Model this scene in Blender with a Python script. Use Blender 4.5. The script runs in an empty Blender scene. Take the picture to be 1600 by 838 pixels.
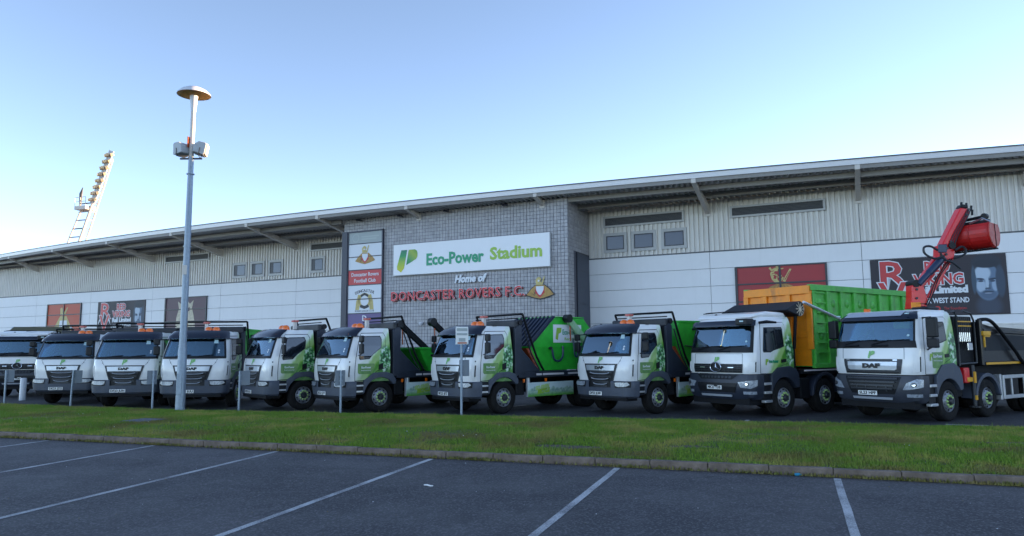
import bpy, bmesh, math, random
import numpy as np
from mathutils import Vector, Matrix
random.seed(7)
R = math.radians
sc = bpy.context.scene
COL = sc.collection

# ------------------------------------------------------------------ camera, sky, sun, exposure
EYE = 1.95
pitch = math.atan(127 / 1104.0); roll = 0.0083
cam_d = bpy.data.cameras.new('camera')
cam = bpy.data.objects.new('camera', cam_d); COL.objects.link(cam)
cam_d.sensor_width = 36.0; cam_d.lens = 36.0 * 1104.0 / 1600.0
cam_d.clip_start = 0.1; cam_d.clip_end = 6000
fw = Vector((0, math.cos(pitch), math.sin(pitch))); up0 = Vector((0, -math.sin(pitch), math.cos(pitch))); rt0 = Vector((1, 0, 0))
rt = rt0 * math.cos(roll) - up0 * math.sin(roll); upv = up0 * math.cos(roll) + rt0 * math.sin(roll)
M = Matrix((rt, upv, -fw)).transposed().to_4x4(); M.translation = Vector((0, 0, EYE))
cam.matrix_world = M
sc.camera = cam

SUN_AZ = 72.0; SUN_EL = 5.0          # azimuth clockwise from +Y (view direction)
world = bpy.data.worlds.new('World'); sc.world = world; world.use_nodes = True
wn = world.node_tree; wn.nodes.clear()
wo = wn.nodes.new('ShaderNodeOutputWorld'); wb = wn.nodes.new('ShaderNodeBackground'); sky = wn.nodes.new('ShaderNodeTexSky')
sky.sky_type = 'NISHITA'; sky.sun_disc = False; sky.sun_elevation = R(SUN_EL); sky.sun_rotation = R(SUN_AZ)
sky.altitude = 0; sky.air_density = 0.35; sky.dust_density = 0.0; sky.ozone_density = 0.9
wb.inputs[1].default_value = 0.15
wbal = wn.nodes.new('ShaderNodeMix'); wbal.data_type = 'RGBA'; wbal.blend_type = 'MULTIPLY'; wbal.inputs[0].default_value = 1.0
wbal.inputs[7].default_value = (1.12, 0.93, 0.80, 1)      # white balance of the photograph
wn.links.new(sky.outputs[0], wbal.inputs[6]); wn.links.new(wbal.outputs[2], wb.inputs[0]); wn.links.new(wb.outputs[0], wo.inputs[0])
sun_d = bpy.data.lights.new('sun', 'SUN'); sun_d.energy = 5.0; sun_d.angle = R(0.5); sun_d.color = (1.0, 0.66, 0.38)
sun = bpy.data.objects.new('sun', sun_d); COL.objects.link(sun)
sv = Vector((math.sin(R(SUN_AZ)) * math.cos(R(SUN_EL)), math.cos(R(SUN_AZ)) * math.cos(R(SUN_EL)), math.sin(R(SUN_EL))))
sun.rotation_euler = sv.to_track_quat('Z', 'Y').to_euler(); sun.location = (40, 10, 30)
sc.view_settings.view_transform = 'Standard'; sc.view_settings.look = 'None'; sc.view_settings.gamma = 1.0
sc.view_settings.exposure = 2.62
sc.view_settings.use_curve_mapping = False

# ------------------------------------------------------------------ materials
def mat(name, base, rough=0.5, metal=0.0, var=0.0, vscale=6.0, bump=0.0, bscale=60.0, spec=0.5, coat=0.0, col2=None, emit=None):
    m = bpy.data.materials.new(name); m.use_nodes = True
    nt = m.node_tree; b = nt.nodes['Principled BSDF']
    b.inputs['Roughness'].default_value = rough; b.inputs['Metallic'].default_value = metal
    b.inputs['Base Color'].default_value = (*base, 1); b.inputs['Specular IOR Level'].default_value = spec
    b.inputs['Coat Weight'].default_value = coat; b.inputs['Coat Roughness'].default_value = 0.06
    if var or bump:
        tc = nt.nodes.new('ShaderNodeTexCoord')
    if var:
        n = nt.nodes.new('ShaderNodeTexNoise'); n.inputs['Scale'].default_value = vscale; n.inputs['Detail'].default_value = 6
        n.inputs['Roughness'].default_value = 0.65
        nt.links.new(tc.outputs['Object'], n.inputs['Vector'])
        r = nt.nodes.new('ShaderNodeMapRange'); r.inputs[1].default_value = 0.3; r.inputs[2].default_value = 0.7
        nt.links.new(n.outputs[0], r.inputs[0])
        mx = nt.nodes.new('ShaderNodeMix'); mx.data_type = 'RGBA'
        c2 = col2 if col2 else tuple(min(1, c * (1 + var)) for c in base)
        c1 = base if col2 else tuple(c * (1 - var) for c in base)
        mx.inputs[6].default_value = (*c1, 1); mx.inputs[7].default_value = (*c2, 1)
        nt.links.new(r.outputs[0], mx.inputs[0]); nt.links.new(mx.outputs[2], b.inputs['Base Color'])
        rr = nt.nodes.new('ShaderNodeMapRange'); rr.inputs[3].default_value = max(0.02, rough * 0.85); rr.inputs[4].default_value = min(1, rough * 1.2)
        nt.links.new(n.outputs[0], rr.inputs[0]); nt.links.new(rr.outputs[0], b.inputs['Roughness'])
    if bump:
        n2 = nt.nodes.new('ShaderNodeTexNoise'); n2.inputs['Scale'].default_value = bscale; n2.inputs['Detail'].default_value = 4
        nt.links.new(tc.outputs['Object'], n2.inputs['Vector'])
        bp = nt.nodes.new('ShaderNodeBump'); bp.inputs['Strength'].default_value = bump; bp.inputs['Distance'].default_value = 0.01
        nt.links.new(n2.outputs[0], bp.inputs['Height']); nt.links.new(bp.outputs[0], b.inputs['Normal'])
    if emit:
        b.inputs['Emission Color'].default_value = (*emit[0], 1); b.inputs['Emission Strength'].default_value = emit[1]
    return m

def grime(m, amount=0.6, col=(0.10, 0.07, 0.05), scale=2.2):
    nt = m.node_tree; b = nt.nodes['Principled BSDF']; src = b.inputs['Base Color'].links[0].from_socket if b.inputs['Base Color'].links else None
    tc = nt.nodes.new('ShaderNodeTexCoord'); mp_ = nt.nodes.new('ShaderNodeMapping'); mp_.inputs['Scale'].default_value = (1, 1, .35); nt.links.new(tc.outputs['Object'], mp_.inputs[0])
    n = noise(nt, mp_.outputs[0], scale, 9, .72); f = node_math(nt, 'MULTIPLY', smooth(nt, n, .53, .70), amount)
    n2 = noise(nt, tc.outputs['Object'], scale * 7, 3, .6); f = node_math(nt, 'ADD', f, node_math(nt, 'MULTIPLY', smooth(nt, n2, .64, .70), amount * .8))
    c = mixc(nt, f, src if src else tuple(b.inputs['Base Color'].default_value)[:3], col)
    nt.links.new(c, b.inputs['Base Color'])

def node_math(nt, op, a, b=None, c=None):
    n = nt.nodes.new('ShaderNodeMath'); n.operation = op
    for i, v in enumerate((a, b, c)):
        if v is None: continue
        if isinstance(v, (int, float)): n.inputs[i].default_value = v
        else: nt.links.new(v, n.inputs[i])
    return n.outputs[0]

def smooth(nt, v, a, b):
    n = nt.nodes.new('ShaderNodeMapRange'); n.interpolation_type = 'SMOOTHSTEP'
    n.inputs[1].default_value = a; n.inputs[2].default_value = b
    nt.links.new(v, n.inputs[0]); return n.outputs[0]

def mixc(nt, f, c1, c2):
    n = nt.nodes.new('ShaderNodeMix'); n.data_type = 'RGBA'
    if isinstance(f, (int, float)): n.inputs[0].default_value = f
    else: nt.links.new(f, n.inputs[0])
    for i, c in ((6, c1), (7, c2)):
        if isinstance(c, tuple): n.inputs[i].default_value = (*c, 1)
        else: nt.links.new(c, n.inputs[i])
    return n.outputs[2]

def noise(nt, vec, scale, detail=4, rough=0.6):
    n = nt.nodes.new('ShaderNodeTexNoise'); n.inputs['Scale'].default_value = scale; n.inputs['Detail'].default_value = detail
    n.inputs['Roughness'].default_value = rough
    nt.links.new(vec, n.inputs['Vector']); return n.outputs[0]

MT = {}
MT['white'] = mat('white_paint', (0.80, 0.79, 0.785), 0.28, var=0.03, vscale=2.0, coat=0.4)
MT['bumper'] = mat('bumper_grey', (0.060, 0.072, 0.10), 0.5, var=0.12, vscale=5)
MT['cf_bumper'] = mat('bumper_charcoal', (0.035, 0.04, 0.055), 0.45, var=0.15, vscale=5)
MT['black'] = mat('black_plastic', (0.008, 0.009, 0.012), 0.45, var=0.2, spec=.3)
MT['visor'] = mat('visor_navy', (0.008, 0.014, 0.03), 0.2, var=0.1, coat=0.25)
MT['navy'] = mat('navy_steel', (0.018, 0.024, 0.04), 0.42, var=0.25, vscale=4)
MT['chassis'] = mat('chassis_black', (0.006, 0.0065, 0.009), 0.6, var=0.3, spec=.2)
MT['tyre'] = mat('tyre_rubber', (0.011, 0.0105, 0.011), 0.8, var=0.3, vscale=9, bump=0.3, spec=.2)
MT['rim'] = mat('rim_silver', (0.24, 0.25, 0.28), 0.42, 0.5, var=0.15, vscale=14)
MT['darkrim'] = mat('rim_dark', (0.05, 0.05, 0.055), 0.5, 0.3, var=0.3)
MT['lime'] = mat('lime_plastic', (0.42, 0.60, 0.22), 0.5)
MT['chrome'] = mat('chrome', (0.62, 0.64, 0.68), 0.18, 0.9)
MT['silver'] = mat('silver_paint', (0.45, 0.48, 0.53), 0.3, 0.5, var=0.05)
MT['galv'] = mat('galvanised_steel', (0.26, 0.31, 0.37), 0.45, 0.4, var=0.14, vscale=11)
MT['alu'] = mat('aluminium', (0.55, 0.56, 0.58), 0.35, 0.6, var=0.1)
MT['orange_lens'] = mat('amber_lens', (0.85, 0.16, 0.01), 0.25, var=0.15, vscale=30, coat=0.5)
MT['yellow'] = mat('yellow_paint', (0.75, 0.38, 0.02), 0.4, var=0.1)
MT['plate'] = mat('plate_white', (0.78, 0.78, 0.76), 0.4)
MT['plate_letter'] = mat('plate_letter', (0.02, 0.02, 0.02), 0.5)
MT['green'] = mat('skip_green', (0.03, 0.46, 0.035), 0.38, var=0.22, vscale=3, bump=0.1, bscale=12)
MT['lightgreen'] = mat('container_green', (0.085, 0.46, 0.06), 0.42, var=0.22, vscale=3, bump=0.15, bscale=8)
MT['orange'] = mat('container_orange', (0.86, 0.27, 0.008), 0.45, var=0.12, vscale=3, bump=0.15, bscale=8)
MT['rust'] = mat('rusty_orange', (0.42, 0.08, 0.02), 0.6, var=0.35, vscale=10)
MT['lid'] = mat('lid_navy', (0.012, 0.02, 0.045), 0.35, var=0.2, vscale=5)
MT['red'] = mat('crane_red', (0.72, 0.010, 0.016), 0.32, var=0.12, vscale=6, coat=0.3)
MT['darkred'] = mat('bucket_red', (0.45, 0.010, 0.008), 0.42, var=0.2, vscale=7)
MT['scuffed'] = mat('scuffed_red', (0.50, 0.05, 0.035), 0.5, var=0.3, vscale=12, col2=(0.55, 0.22, 0.18))
MT['steel_dark'] = mat('dark_steel', (0.03, 0.034, 0.042), 0.4, 0.25, var=0.2)
MT['blueblack'] = mat('cylinder_navy', (0.02, 0.04, 0.09), 0.3, var=0.1)
MT['seat'] = mat('seat_fabric', (0.03, 0.04, 0.06), 0.9)
MT['interior'] = mat('cab_interior', (0.05, 0.06, 0.07), 0.8, var=0.3)
MT['yellow_vest'] = mat('hi_vis', (0.75, 0.65, 0.03), 0.7)
MT['olive'] = mat('olive_canvas', (0.10, 0.09, 0.045), 0.8, var=0.25)
MT['mesh_black'] = mat('sheet_black', (0.02, 0.022, 0.028), 0.5, var=0.3, vscale=8)
MT['stripe_white'] = mat('reflective_white', (0.62, 0.58, 0.60), 0.4)
MT['body_gloss'] = mat('tipper_black', (0.010, 0.010, 0.012), 0.3, var=0.2, coat=0.1, spec=.4)
MT['canvas_reflection_grey'] = mat('sheet_reflection_grey', (0.014, 0.017, 0.023), 0.6, var=0.25, vscale=7, spec=.3)  # canvas hood, and the grey reflection painted on the tipper side
MT['headlight'] = mat('headlight_lens', (0.30, 0.33, 0.38), 0.28, 0.2, var=0.5, vscale=22, coat=0.2)
MT['sticker'] = mat('sticker', (0.45, 0.62, 0.66), 0.5)
MT['litter'] = mat('white_paper', (0.75, 0.76, 0.78), 0.7)

for k in ('green', 'lightgreen', 'orange', 'lid', 'darkred', 'body_gloss'): grime(MT[k], .45, (0.085, 0.065, 0.05))
grime(MT['white'], .12, (0.3, 0.28, 0.25)); grime(MT['bumper'], .35, (0.12, 0.11, 0.10), 4); grime(MT['tyre'], .6, (0.05, 0.045, 0.04), 6)
# building
MT['plate_grey'] = mat('plate_grey', (0.17, 0.20, 0.235), 0.5, 0.2, var=0.1, vscale=6)
MT['panel'] = mat('white_panel', (0.78, 0.77, 0.78), 0.5, var=0.03, vscale=0.7)
def streaks(m, amt, col=(.33, .32, .31)):
    nt = m.node_tree; b = nt.nodes['Principled BSDF']; src = b.inputs['Base Color'].links[0].from_socket
    tc = nt.nodes.new('ShaderNodeTexCoord'); mp_ = nt.nodes.new('ShaderNodeMapping'); mp_.inputs['Scale'].default_value = (3.2, 3.2, .16); nt.links.new(tc.outputs['Object'], mp_.inputs[0])
    n = noise(nt, mp_.outputs[0], 1.6, 6, .6); nt.links.new(mixc(nt, node_math(nt, 'MULTIPLY', smooth(nt, n, .5, .74), amt), src, col), b.inputs['Base Color'])
streaks(MT['panel'], .10, (.55, .54, .53))
MT['joint'] = mat('panel_joint', (0.16, 0.17, 0.19), 0.7)
MT['clad'] = mat('corrugated_cladding', (0.70, 0.66, 0.61), 0.42, 0.0, var=0.06, vscale=0.8)
streaks(MT['clad'], .22)
MT['soffit'] = mat('soffit_sheet', (0.58, 0.55, 0.52), 0.5, 0.0, var=0.08, vscale=0.9)
MT['fascia'] = mat('fascia_metal', (0.66, 0.65, 0.67), 0.35, 0.1, var=0.05, vscale=1.5)
MT['trim'] = mat('dark_trim', (0.09, 0.095, 0.10), 0.5)
MT['beam'] = mat('painted_beam', (0.58, 0.53, 0.48), 0.5, var=0.08, vscale=2)
MT['purlin'] = mat('purlin_steel', (0.26, 0.24, 0.22), 0.55, var=0.1)
MT['tilebase'] = mat('grout_dark', (0.10, 0.10, 0.12), 0.8)
MT['navy_panel'] = mat('navy_panel', (0.045, 0.055, 0.08), 0.45, var=0.05)
MT['strip'] = mat('navy_strip', (0.022, 0.026, 0.05), 0.4, var=0.05)
MT['winframe'] = mat('window_frame', (0.02, 0.02, 0.03), 0.4)
MT['surround'] = mat('flashing', (0.44, 0.43, 0.42), 0.5, 0.1, var=0.05)
MT['louvre'] = mat('louvre_blade', (0.12, 0.12, 0.115), 0.6)
MT['sign_white'] = mat('sign_white', (0.80, 0.80, 0.82), 0.35, var=0.02, vscale=1)
MT['sign_edge'] = mat('sign_edge', (0.30, 0.31, 0.33), 0.4)
MT['teal'] = mat('teal_green', (0.0, 0.30, 0.14), 0.4)
MT['logo_pale'] = mat('logo_pale_green', (0.22, 0.50, 0.16), 0.4)
MT['leafgreen'] = mat('leaf_green', (0.30, 0.50, 0.05), 0.4)
MT['print_white'] = mat('print_white', (0.70, 0.72, 0.76), 0.5)
MT['print_red'] = mat('print_red', (0.52, 0.025, 0.03), 0.4)
MT['print_dkred'] = mat('banner_red', (0.36, 0.03, 0.035), 0.5, var=0.06, vscale=0.8)
MT['print_orange'] = mat('banner_orange', (0.50, 0.075, 0.03), 0.5, var=0.06, vscale=0.8)
MT['print_purple'] = mat('banner_mauve', (0.115, 0.065, 0.08), 0.5, var=0.08, vscale=0.8)
MT['banner'] = mat('banner_dark', (0.032, 0.026, 0.034), 0.55, var=0.08, vscale=0.6)
MT['gold'] = mat('print_gold', (0.42, 0.24, 0.06), 0.5, var=0.3, vscale=5)
MT['gold_pale'] = mat('print_pale_gold', (0.52, 0.42, 0.16), 0.5, var=0.2, vscale=6)
MT['cream'] = mat('print_cream', (0.55, 0.48, 0.36), 0.5, var=0.25, vscale=4)
MT['print_grey'] = mat('print_grey', (0.36, 0.40, 0.40), 0.5)
MT['print_black'] = mat('print_black', (0.02, 0.02, 0.03), 0.5)
MT['print_violet'] = mat('print_violet', (0.14, 0.10, 0.24), 0.5)
MT['mast'] = mat('mast_white', (0.50, 0.46, 0.42), 0.5, var=0.1, vscale=0.6)
MT['cable'] = mat('stay_cable', (0.30, 0.30, 0.33), 0.5)
MT['flood_sunlit'] = mat('floodlight_sunlit_tan', (0.60, 0.46, 0.28), 0.35, 0.2, var=0.3, vscale=2)  # warm tan puts golden sunlight into the colour
MT['lamp_under_sunlit'] = mat('lamp_reflector_sunlit', (0.70, 0.42, 0.16), 0.35, 0.2, var=0.25, vscale=7)  # gold tone has the low sun painted into it
MT['lamp_white'] = mat('lamp_white', (0.60, 0.61, 0.65), 0.35, var=0.05)
MT['flood_box'] = mat('floodlight_casing', (0.40, 0.42, 0.44), 0.45, var=0.08)
MT['kerb'] = mat('kerb_concrete', (0.10, 0.072, 0.055), 0.9, var=0.3, vscale=5, bump=0.8, bscale=40, col2=(0.23, 0.175, 0.14))
MT['soil'] = mat('soil', (0.10, 0.078, 0.055), 0.95, var=0.4, vscale=4, bump=0.6, bscale=30)
MT['ground'] = mat('distant_ground', (0.06, 0.07, 0.05), 0.95, var=0.3, vscale=0.2)
MT['cover'] = mat('cast_iron_cover', (0.10, 0.11, 0.14), 0.5, 0.3, var=0.2, vscale=9)
MT['leaf_litter'] = mat('leaf_litter', (0.20, 0.16, 0.08), 0.9, var=0.5, vscale=8)
MT['weed'] = mat('weed_leaf', (0.12, 0.14, 0.02), 0.7, var=0.5, vscale=3, col2=(0.20, 0.15, 0.05))

def glass_mat(name, tint, refl):
    m = bpy.data.materials.new(name); m.use_nodes = True; nt = m.node_tree; nt.nodes.clear()
    o = nt.nodes.new('ShaderNodeOutputMaterial'); mx = nt.nodes.new('ShaderNodeMixShader')
    t = nt.nodes.new('ShaderNodeBsdfTransparent'); t.inputs[0].default_value = (*tint, 1)
    g = nt.nodes.new('ShaderNodeBsdfGlossy'); g.inputs['Roughness'].default_value = 0.03; g.inputs[0].default_value = (0.60, 0.82, 1.0, 1)
    f = nt.nodes.new('ShaderNodeFresnel'); f.inputs[0].default_value = 1.5
    a = node_math(nt, 'ADD', f.outputs[0], refl)
    nt.links.new(a, mx.inputs[0]); nt.links.new(t.outputs[0], mx.inputs[1]); nt.links.new(g.outputs[0], mx.inputs[2]); nt.links.new(mx.outputs[0], o.inputs[0])
    return m
MT['glass'] = glass_mat('windscreen_glass', (0.46, 0.64, 0.66), 0.15)
MT['darkglass'] = mat('dark_glass', (0.012, 0.016, 0.022), 0.04, spec=0.9, coat=0.8)
MT['bldglass'] = mat('building_glass', (0.045, 0.045, 0.065), 0.08, spec=.5, coat=0.2)
MT['sideglass'] = glass_mat('side_glass', (0.20, 0.26, 0.30), 0.22)

def livery_mat(name, y0, zb):
    # printed wrap on the cab sides: white at the front, pale to strong green in diagonal streaks toward the rear
    m = bpy.data.materials.new(name); m.use_nodes = True; nt = m.node_tree; b = nt.nodes['Principled BSDF']
    b.inputs['Roughness'].default_value = 0.28; b.inputs['Coat Weight'].default_value = 0.4; b.inputs['Coat Roughness'].default_value = 0.06
    tc = nt.nodes.new('ShaderNodeTexCoord'); sp = nt.nodes.new('ShaderNodeSeparateXYZ'); nt.links.new(tc.outputs['Object'], sp.inputs[0])
    x, y, z = sp.outputs
    q = node_math(nt, 'SUBTRACT', node_math(nt, 'MULTIPLY', node_math(nt, 'SUBTRACT', y, y0), 1.15), node_math(nt, 'MULTIPLY', node_math(nt, 'SUBTRACT', z, zb), 0.95))
    n = noise(nt, tc.outputs['Object'], 2.2, 3)
    q2 = node_math(nt, 'ADD', q, node_math(nt, 'MULTIPLY', node_math(nt, 'SUBTRACT', n, 0.5), 0.5))
    st = node_math(nt, 'SINE', node_math(nt, 'MULTIPLY', q2, 17.0))
    g = node_math(nt, 'ADD', smooth(nt, q2, -0.95, 0.35), node_math(nt, 'MULTIPLY', st, 0.10))
    cr = nt.nodes.new('ShaderNodeValToRGB'); e = cr.color_ramp.elements
    e[0].position = 0.12; e[0].color = (0.80, 0.79, 0.785, 1); e[1].position = 1.0; e[1].color = (0.07, 0.26, 0.025, 1)
    for p, c in ((0.34, (0.66, 0.76, 0.56, 1)), (0.6, (0.38, 0.56, 0.20, 1)), (0.82, (0.18, 0.42, 0.04, 1))):
        k = e.new(p); k.color = c
    nt.links.new(g, cr.inputs[0])
    # patterned patch of pale and dark green shapes near the rear edge of the cab
    pn = noise(nt, tc.outputs['Object'], 9.0, 2, 0.4)
    pc = nt.nodes.new('ShaderNodeValToRGB'); pe = pc.color_ramp.elements; pc.color_ramp.interpolation = 'EASE'
    pe[0].position = 0.40; pe[0].color = (0.02, 0.09, 0.03, 1); pe[1].position = 0.60; pe[1].color = (0.66, 0.76, 0.66, 1)
    k = pe.new(0.5); k.color = (0.12, 0.42, 0.12, 1)
    nt.links.new(pn, pc.inputs[0])
    dy = node_math(nt, 'MULTIPLY', node_math(nt, 'SUBTRACT', y, y0 + 0.55), 4.2)
    dz = node_math(nt, 'MULTIPLY', node_math(nt, 'SUBTRACT', z, zb + 0.42), 2.1)
    r2 = node_math(nt, 'ADD', node_math(nt, 'MULTIPLY', dy, dy), node_math(nt, 'MULTIPLY', dz, dz))
    mk = smooth(nt, r2, 1.1, 0.5)
    c = mixc(nt, mk, cr.outputs[0], pc.outputs[0])
    side = smooth(nt, node_math(nt, 'ABSOLUTE', x), 0.86, 0.99)
    low = smooth(nt, y, y0 - 0.62, y0 - 0.25)
    c = mixc(nt, node_math(nt, 'MULTIPLY', side, low), (0.80, 0.79, 0.785), c)
    # road dirt low on the panels
    dn = noise(nt, tc.outputs['Object'], 3.0, 5)
    dirt = node_math(nt, 'MULTIPLY', smooth(nt, node_math(nt, 'SUBTRACT', dn, node_math(nt, 'MULTIPLY', node_math(nt, 'SUBTRACT', z, zb), 0.5)), 0.35, 0.85), 0.35)
    c = mixc(nt, dirt, c, (0.42, 0.42, 0.40))
    nt.links.new(c, b.inputs['Base Color'])
    return m
MT['livery'] = livery_mat('white_green_wrap', 0.98, 1.25)
MT['livery_big'] = livery_mat('white_green_wrap_large', 1.30, 1.45)

def guard_mat():
    # printed side guard: green spray lettering blotch left, green skyline right, white ground
    m = bpy.data.materials.new('side_guard_print'); m.use_nodes = True; nt = m.node_tree; b = nt.nodes['Principled BSDF']
    b.inputs['Roughness'].default_value = 0.35
    tc = nt.nodes.new('ShaderNodeTexCoord'); sp = nt.nodes.new('ShaderNodeSeparateXYZ'); nt.links.new(tc.outputs['Object'], sp.inputs[0])
    x, y, z = sp.outputs
    # skyline height as stepped noise of y
    stp = node_math(nt, 'SNAP', y, 0.055)
    cv = nt.nodes.new('ShaderNodeCombineXYZ'); nt.links.new(stp, cv.inputs[0])
    h = noise(nt, cv.outputs[0], 3.3, 3)
    hh = node_math(nt, 'ADD', 0.42, node_math(nt, 'MULTIPLY', h, 0.55))
    hh = node_math(nt, 'MULTIPLY', hh, 1.0)
    sky_m = smooth(nt, node_math(nt, 'SUBTRACT', z, hh), 0.03, -0.03)
    gn = noise(nt, tc.outputs['Object'], 12, 3)
    gc = mixc(nt, smooth(nt, gn, 0.35, 0.65), (0.03, 0.16, 0.10), (0.35, 0.55, 0.30))
    c = mixc(nt, node_math(nt, 'MULTIPLY', sky_m, 0.65), (0.55, 0.66, 0.66), gc)
    low = smooth(nt, z, 0.62, 0.46)
    c = mixc(nt, low, c, (0.10, 0.34, 0.04))
    nt.links.new(c, b.inputs['Base Color']); return m
MT['guard'] = guard_mat()

def asphalt_mat(name, base, dark):
    m = bpy.data.materials.new(name); m.use_nodes = True; nt = m.node_tree; b = nt.nodes['Principled BSDF']
    tc = nt.nodes.new('ShaderNodeTexCoord'); P = tc.outputs['Object']
    big = noise(nt, P, 0.45, 5, 0.6); fine = noise(nt, P, 130.0, 2, 0.5); mid = noise(nt, P, 6.0, 5, 0.7)
    c = mixc(nt, smooth(nt, big, 0.40, 0.62), dark, base)
    big2 = noise(nt, P, 1.7, 5, 0.65); c = mixc(nt, node_math(nt, 'MULTIPLY', smooth(nt, big2, 0.52, 0.7), 0.45), c, tuple(v * 1.6 for v in base))
    vor = nt.nodes.new('ShaderNodeTexVoronoi'); vor.inputs['Scale'].default_value = 48; nt.links.new(P, vor.inputs['Vector'])
    bw = nt.nodes.new('ShaderNodeRGBToBW'); nt.links.new(vor.outputs['Color'], bw.inputs[0])
    f = node_math(nt, 'MULTIPLY', smooth(nt, bw.outputs[0], 0.5, 0.85), 0.7)
    c = mixc(nt, f, c, tuple(v * 2.6 for v in base))
    f2 = node_math(nt, 'MULTIPLY', smooth(nt, mid, 0.42, 0.7), 0.3)
    c = mixc(nt, f2, c, tuple(v * 0.5 for v in base))
    vc = nt.nodes.new('ShaderNodeTexVoronoi'); vc.feature = 'DISTANCE_TO_EDGE'; vc.inputs['Scale'].default_value = .32
    wv = nt.nodes.new('ShaderNodeTexNoise'); wv.inputs['Scale'].default_value = 1.8; wv.inputs['Detail'].default_value = 6; nt.links.new(P, wv.inputs['Vector'])
    vm = nt.nodes.new('ShaderNodeVectorMath'); vm.operation = 'MULTIPLY_ADD'; vm.inputs[1].default_value = (.9, .9, .9); nt.links.new(wv.outputs['Color'], vm.inputs[0]); nt.links.new(P, vm.inputs[2]); nt.links.new(vm.outputs[0], vc.inputs['Vector'])
    ck = node_math(nt, 'MULTIPLY', smooth(nt, vc.outputs['Distance'], .007, .002), smooth(nt, big, .5, .62))
    c = mixc(nt, node_math(nt, 'MULTIPLY', ck, .5), c, (.012, .012, .014))
    st = noise(nt, P, .8, 2, .4); c = mixc(nt, node_math(nt, 'MULTIPLY', smooth(nt, st, .66, .74), .5), c, (.018, .018, .02))
    nt.links.new(c, b.inputs['Base Color'])
    nt.links.new(node_math(nt, 'ADD', node_math(nt, 'MULTIPLY', big, -0.35), 0.88), b.inputs['Roughness'])
    bp = nt.nodes.new('ShaderNodeBump'); bp.inputs['Strength'].default_value = 0.55; bp.inputs['Distance'].default_value = 0.006
    nt.links.new(vor.outputs['Distance'], bp.inputs['Height']); nt.links.new(bp.outputs[0], b.inputs['Normal'])
    return m
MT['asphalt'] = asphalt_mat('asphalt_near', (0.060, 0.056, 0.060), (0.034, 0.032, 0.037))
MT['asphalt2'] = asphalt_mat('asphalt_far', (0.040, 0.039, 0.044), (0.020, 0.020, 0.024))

def worn_paint():
    m = bpy.data.materials.new('worn_road_paint'); m.use_nodes = True; nt = m.node_tree; b = nt.nodes['Principled BSDF']
    b.inputs['Roughness'].default_value = 0.7
    tc = nt.nodes.new('ShaderNodeTexCoord'); P = tc.outputs['Object']
    n1 = noise(nt, P, 1.3, 4); n2 = noise(nt, P, 55, 3, 0.7)
    s = node_math(nt, 'ADD', node_math(nt, 'MULTIPLY', n1, 0.6), node_math(nt, 'MULTIPLY', n2, 0.6))
    c = mixc(nt, smooth(nt, s, 0.46, 0.78), (0.55, 0.55, 0.56), (0.10, 0.10, 0.11))
    nt.links.new(c, b.inputs['Base Color']); return m
MT['paint'] = worn_paint()

def tile_mat():
    m = bpy.data.materials.new('grey_tile'); m.use_nodes = True; nt = m.node_tree; b = nt.nodes['Principled BSDF']
    b.inputs['Roughness'].default_value = 0.5
    tc = nt.nodes.new('ShaderNodeTexCoord'); vm = nt.nodes.new('ShaderNodeVectorMath'); vm.operation = 'SNAP'; vm.inputs[1].default_value = (0.21, 0.21, 0.21)
    nt.links.new(tc.outputs['Object'], vm.inputs[0])
    wnz = nt.nodes.new('ShaderNodeTexWhiteNoise'); nt.links.new(vm.outputs[0], wnz.inputs['Vector'])
    big = noise(nt, tc.outputs['Object'], 0.5, 4)
    c = mixc(nt, wnz.outputs['Value'], (0.33, 0.32, 0.335), (0.45, 0.435, 0.45))
    c = mixc(nt, node_math(nt, 'MULTIPLY', smooth(nt, big, 0.3, 0.7), 0.25), c, (0.30, 0.275, 0.27))
    nt.links.new(c, b.inputs['Base Color']); return m
MT['tile'] = tile_mat()

def grass_mat(name, a, bcol, yel):
    m = bpy.data.materials.new(name); m.use_nodes = True; nt = m.node_tree; b = nt.nodes['Principled BSDF']
    b.inputs['Roughness'].default_value = 0.6; b.inputs['Specular IOR Level'].default_value = 0.25
    tc = nt.nodes.new('ShaderNodeTexCoord'); P = tc.outputs['Object']
    n1 = noise(nt, P, 0.9, 5, 0.7); n2 = noise(nt, P, 26.0, 5, .8); n3 = noise(nt, P, 0.45, 4)
    c = mixc(nt, smooth(nt, n2, 0.3, 0.7), a, bcol)
    c = mixc(nt, node_math(nt, 'MULTIPLY', smooth(nt, n1, 0.45, 0.62), 0.85), c, yel)
    c = mixc(nt, node_math(nt, 'MULTIPLY', smooth(nt, n3, 0.5, 0.64), 0.6), c, (0.12, 0.09, 0.035))
    nt.links.new(c, b.inputs['Base Color']); return m
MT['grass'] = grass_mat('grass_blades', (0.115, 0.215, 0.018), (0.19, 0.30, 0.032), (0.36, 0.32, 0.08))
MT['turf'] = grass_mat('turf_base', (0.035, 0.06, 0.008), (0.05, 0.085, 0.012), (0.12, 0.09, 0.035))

# ------------------------------------------------------------------ object helpers
def tag(o, label=None, cat=None, group=None, kind=None):
    if label: o['label'] = label
    if cat: o['category'] = cat
    if group: o['group'] = group
    if kind: o['kind'] = kind
    return o

def empty(name, loc=(0, 0, 0), rz=0, label=None, cat=None, group=None, kind=None):
    o = bpy.data.objects.new(name, None); COL.objects.link(o); o.empty_display_size = 0.3
    o.location = loc; o.rotation_euler = (0, 0, rz)
    return tag(o, label, cat, group, kind)

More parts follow.
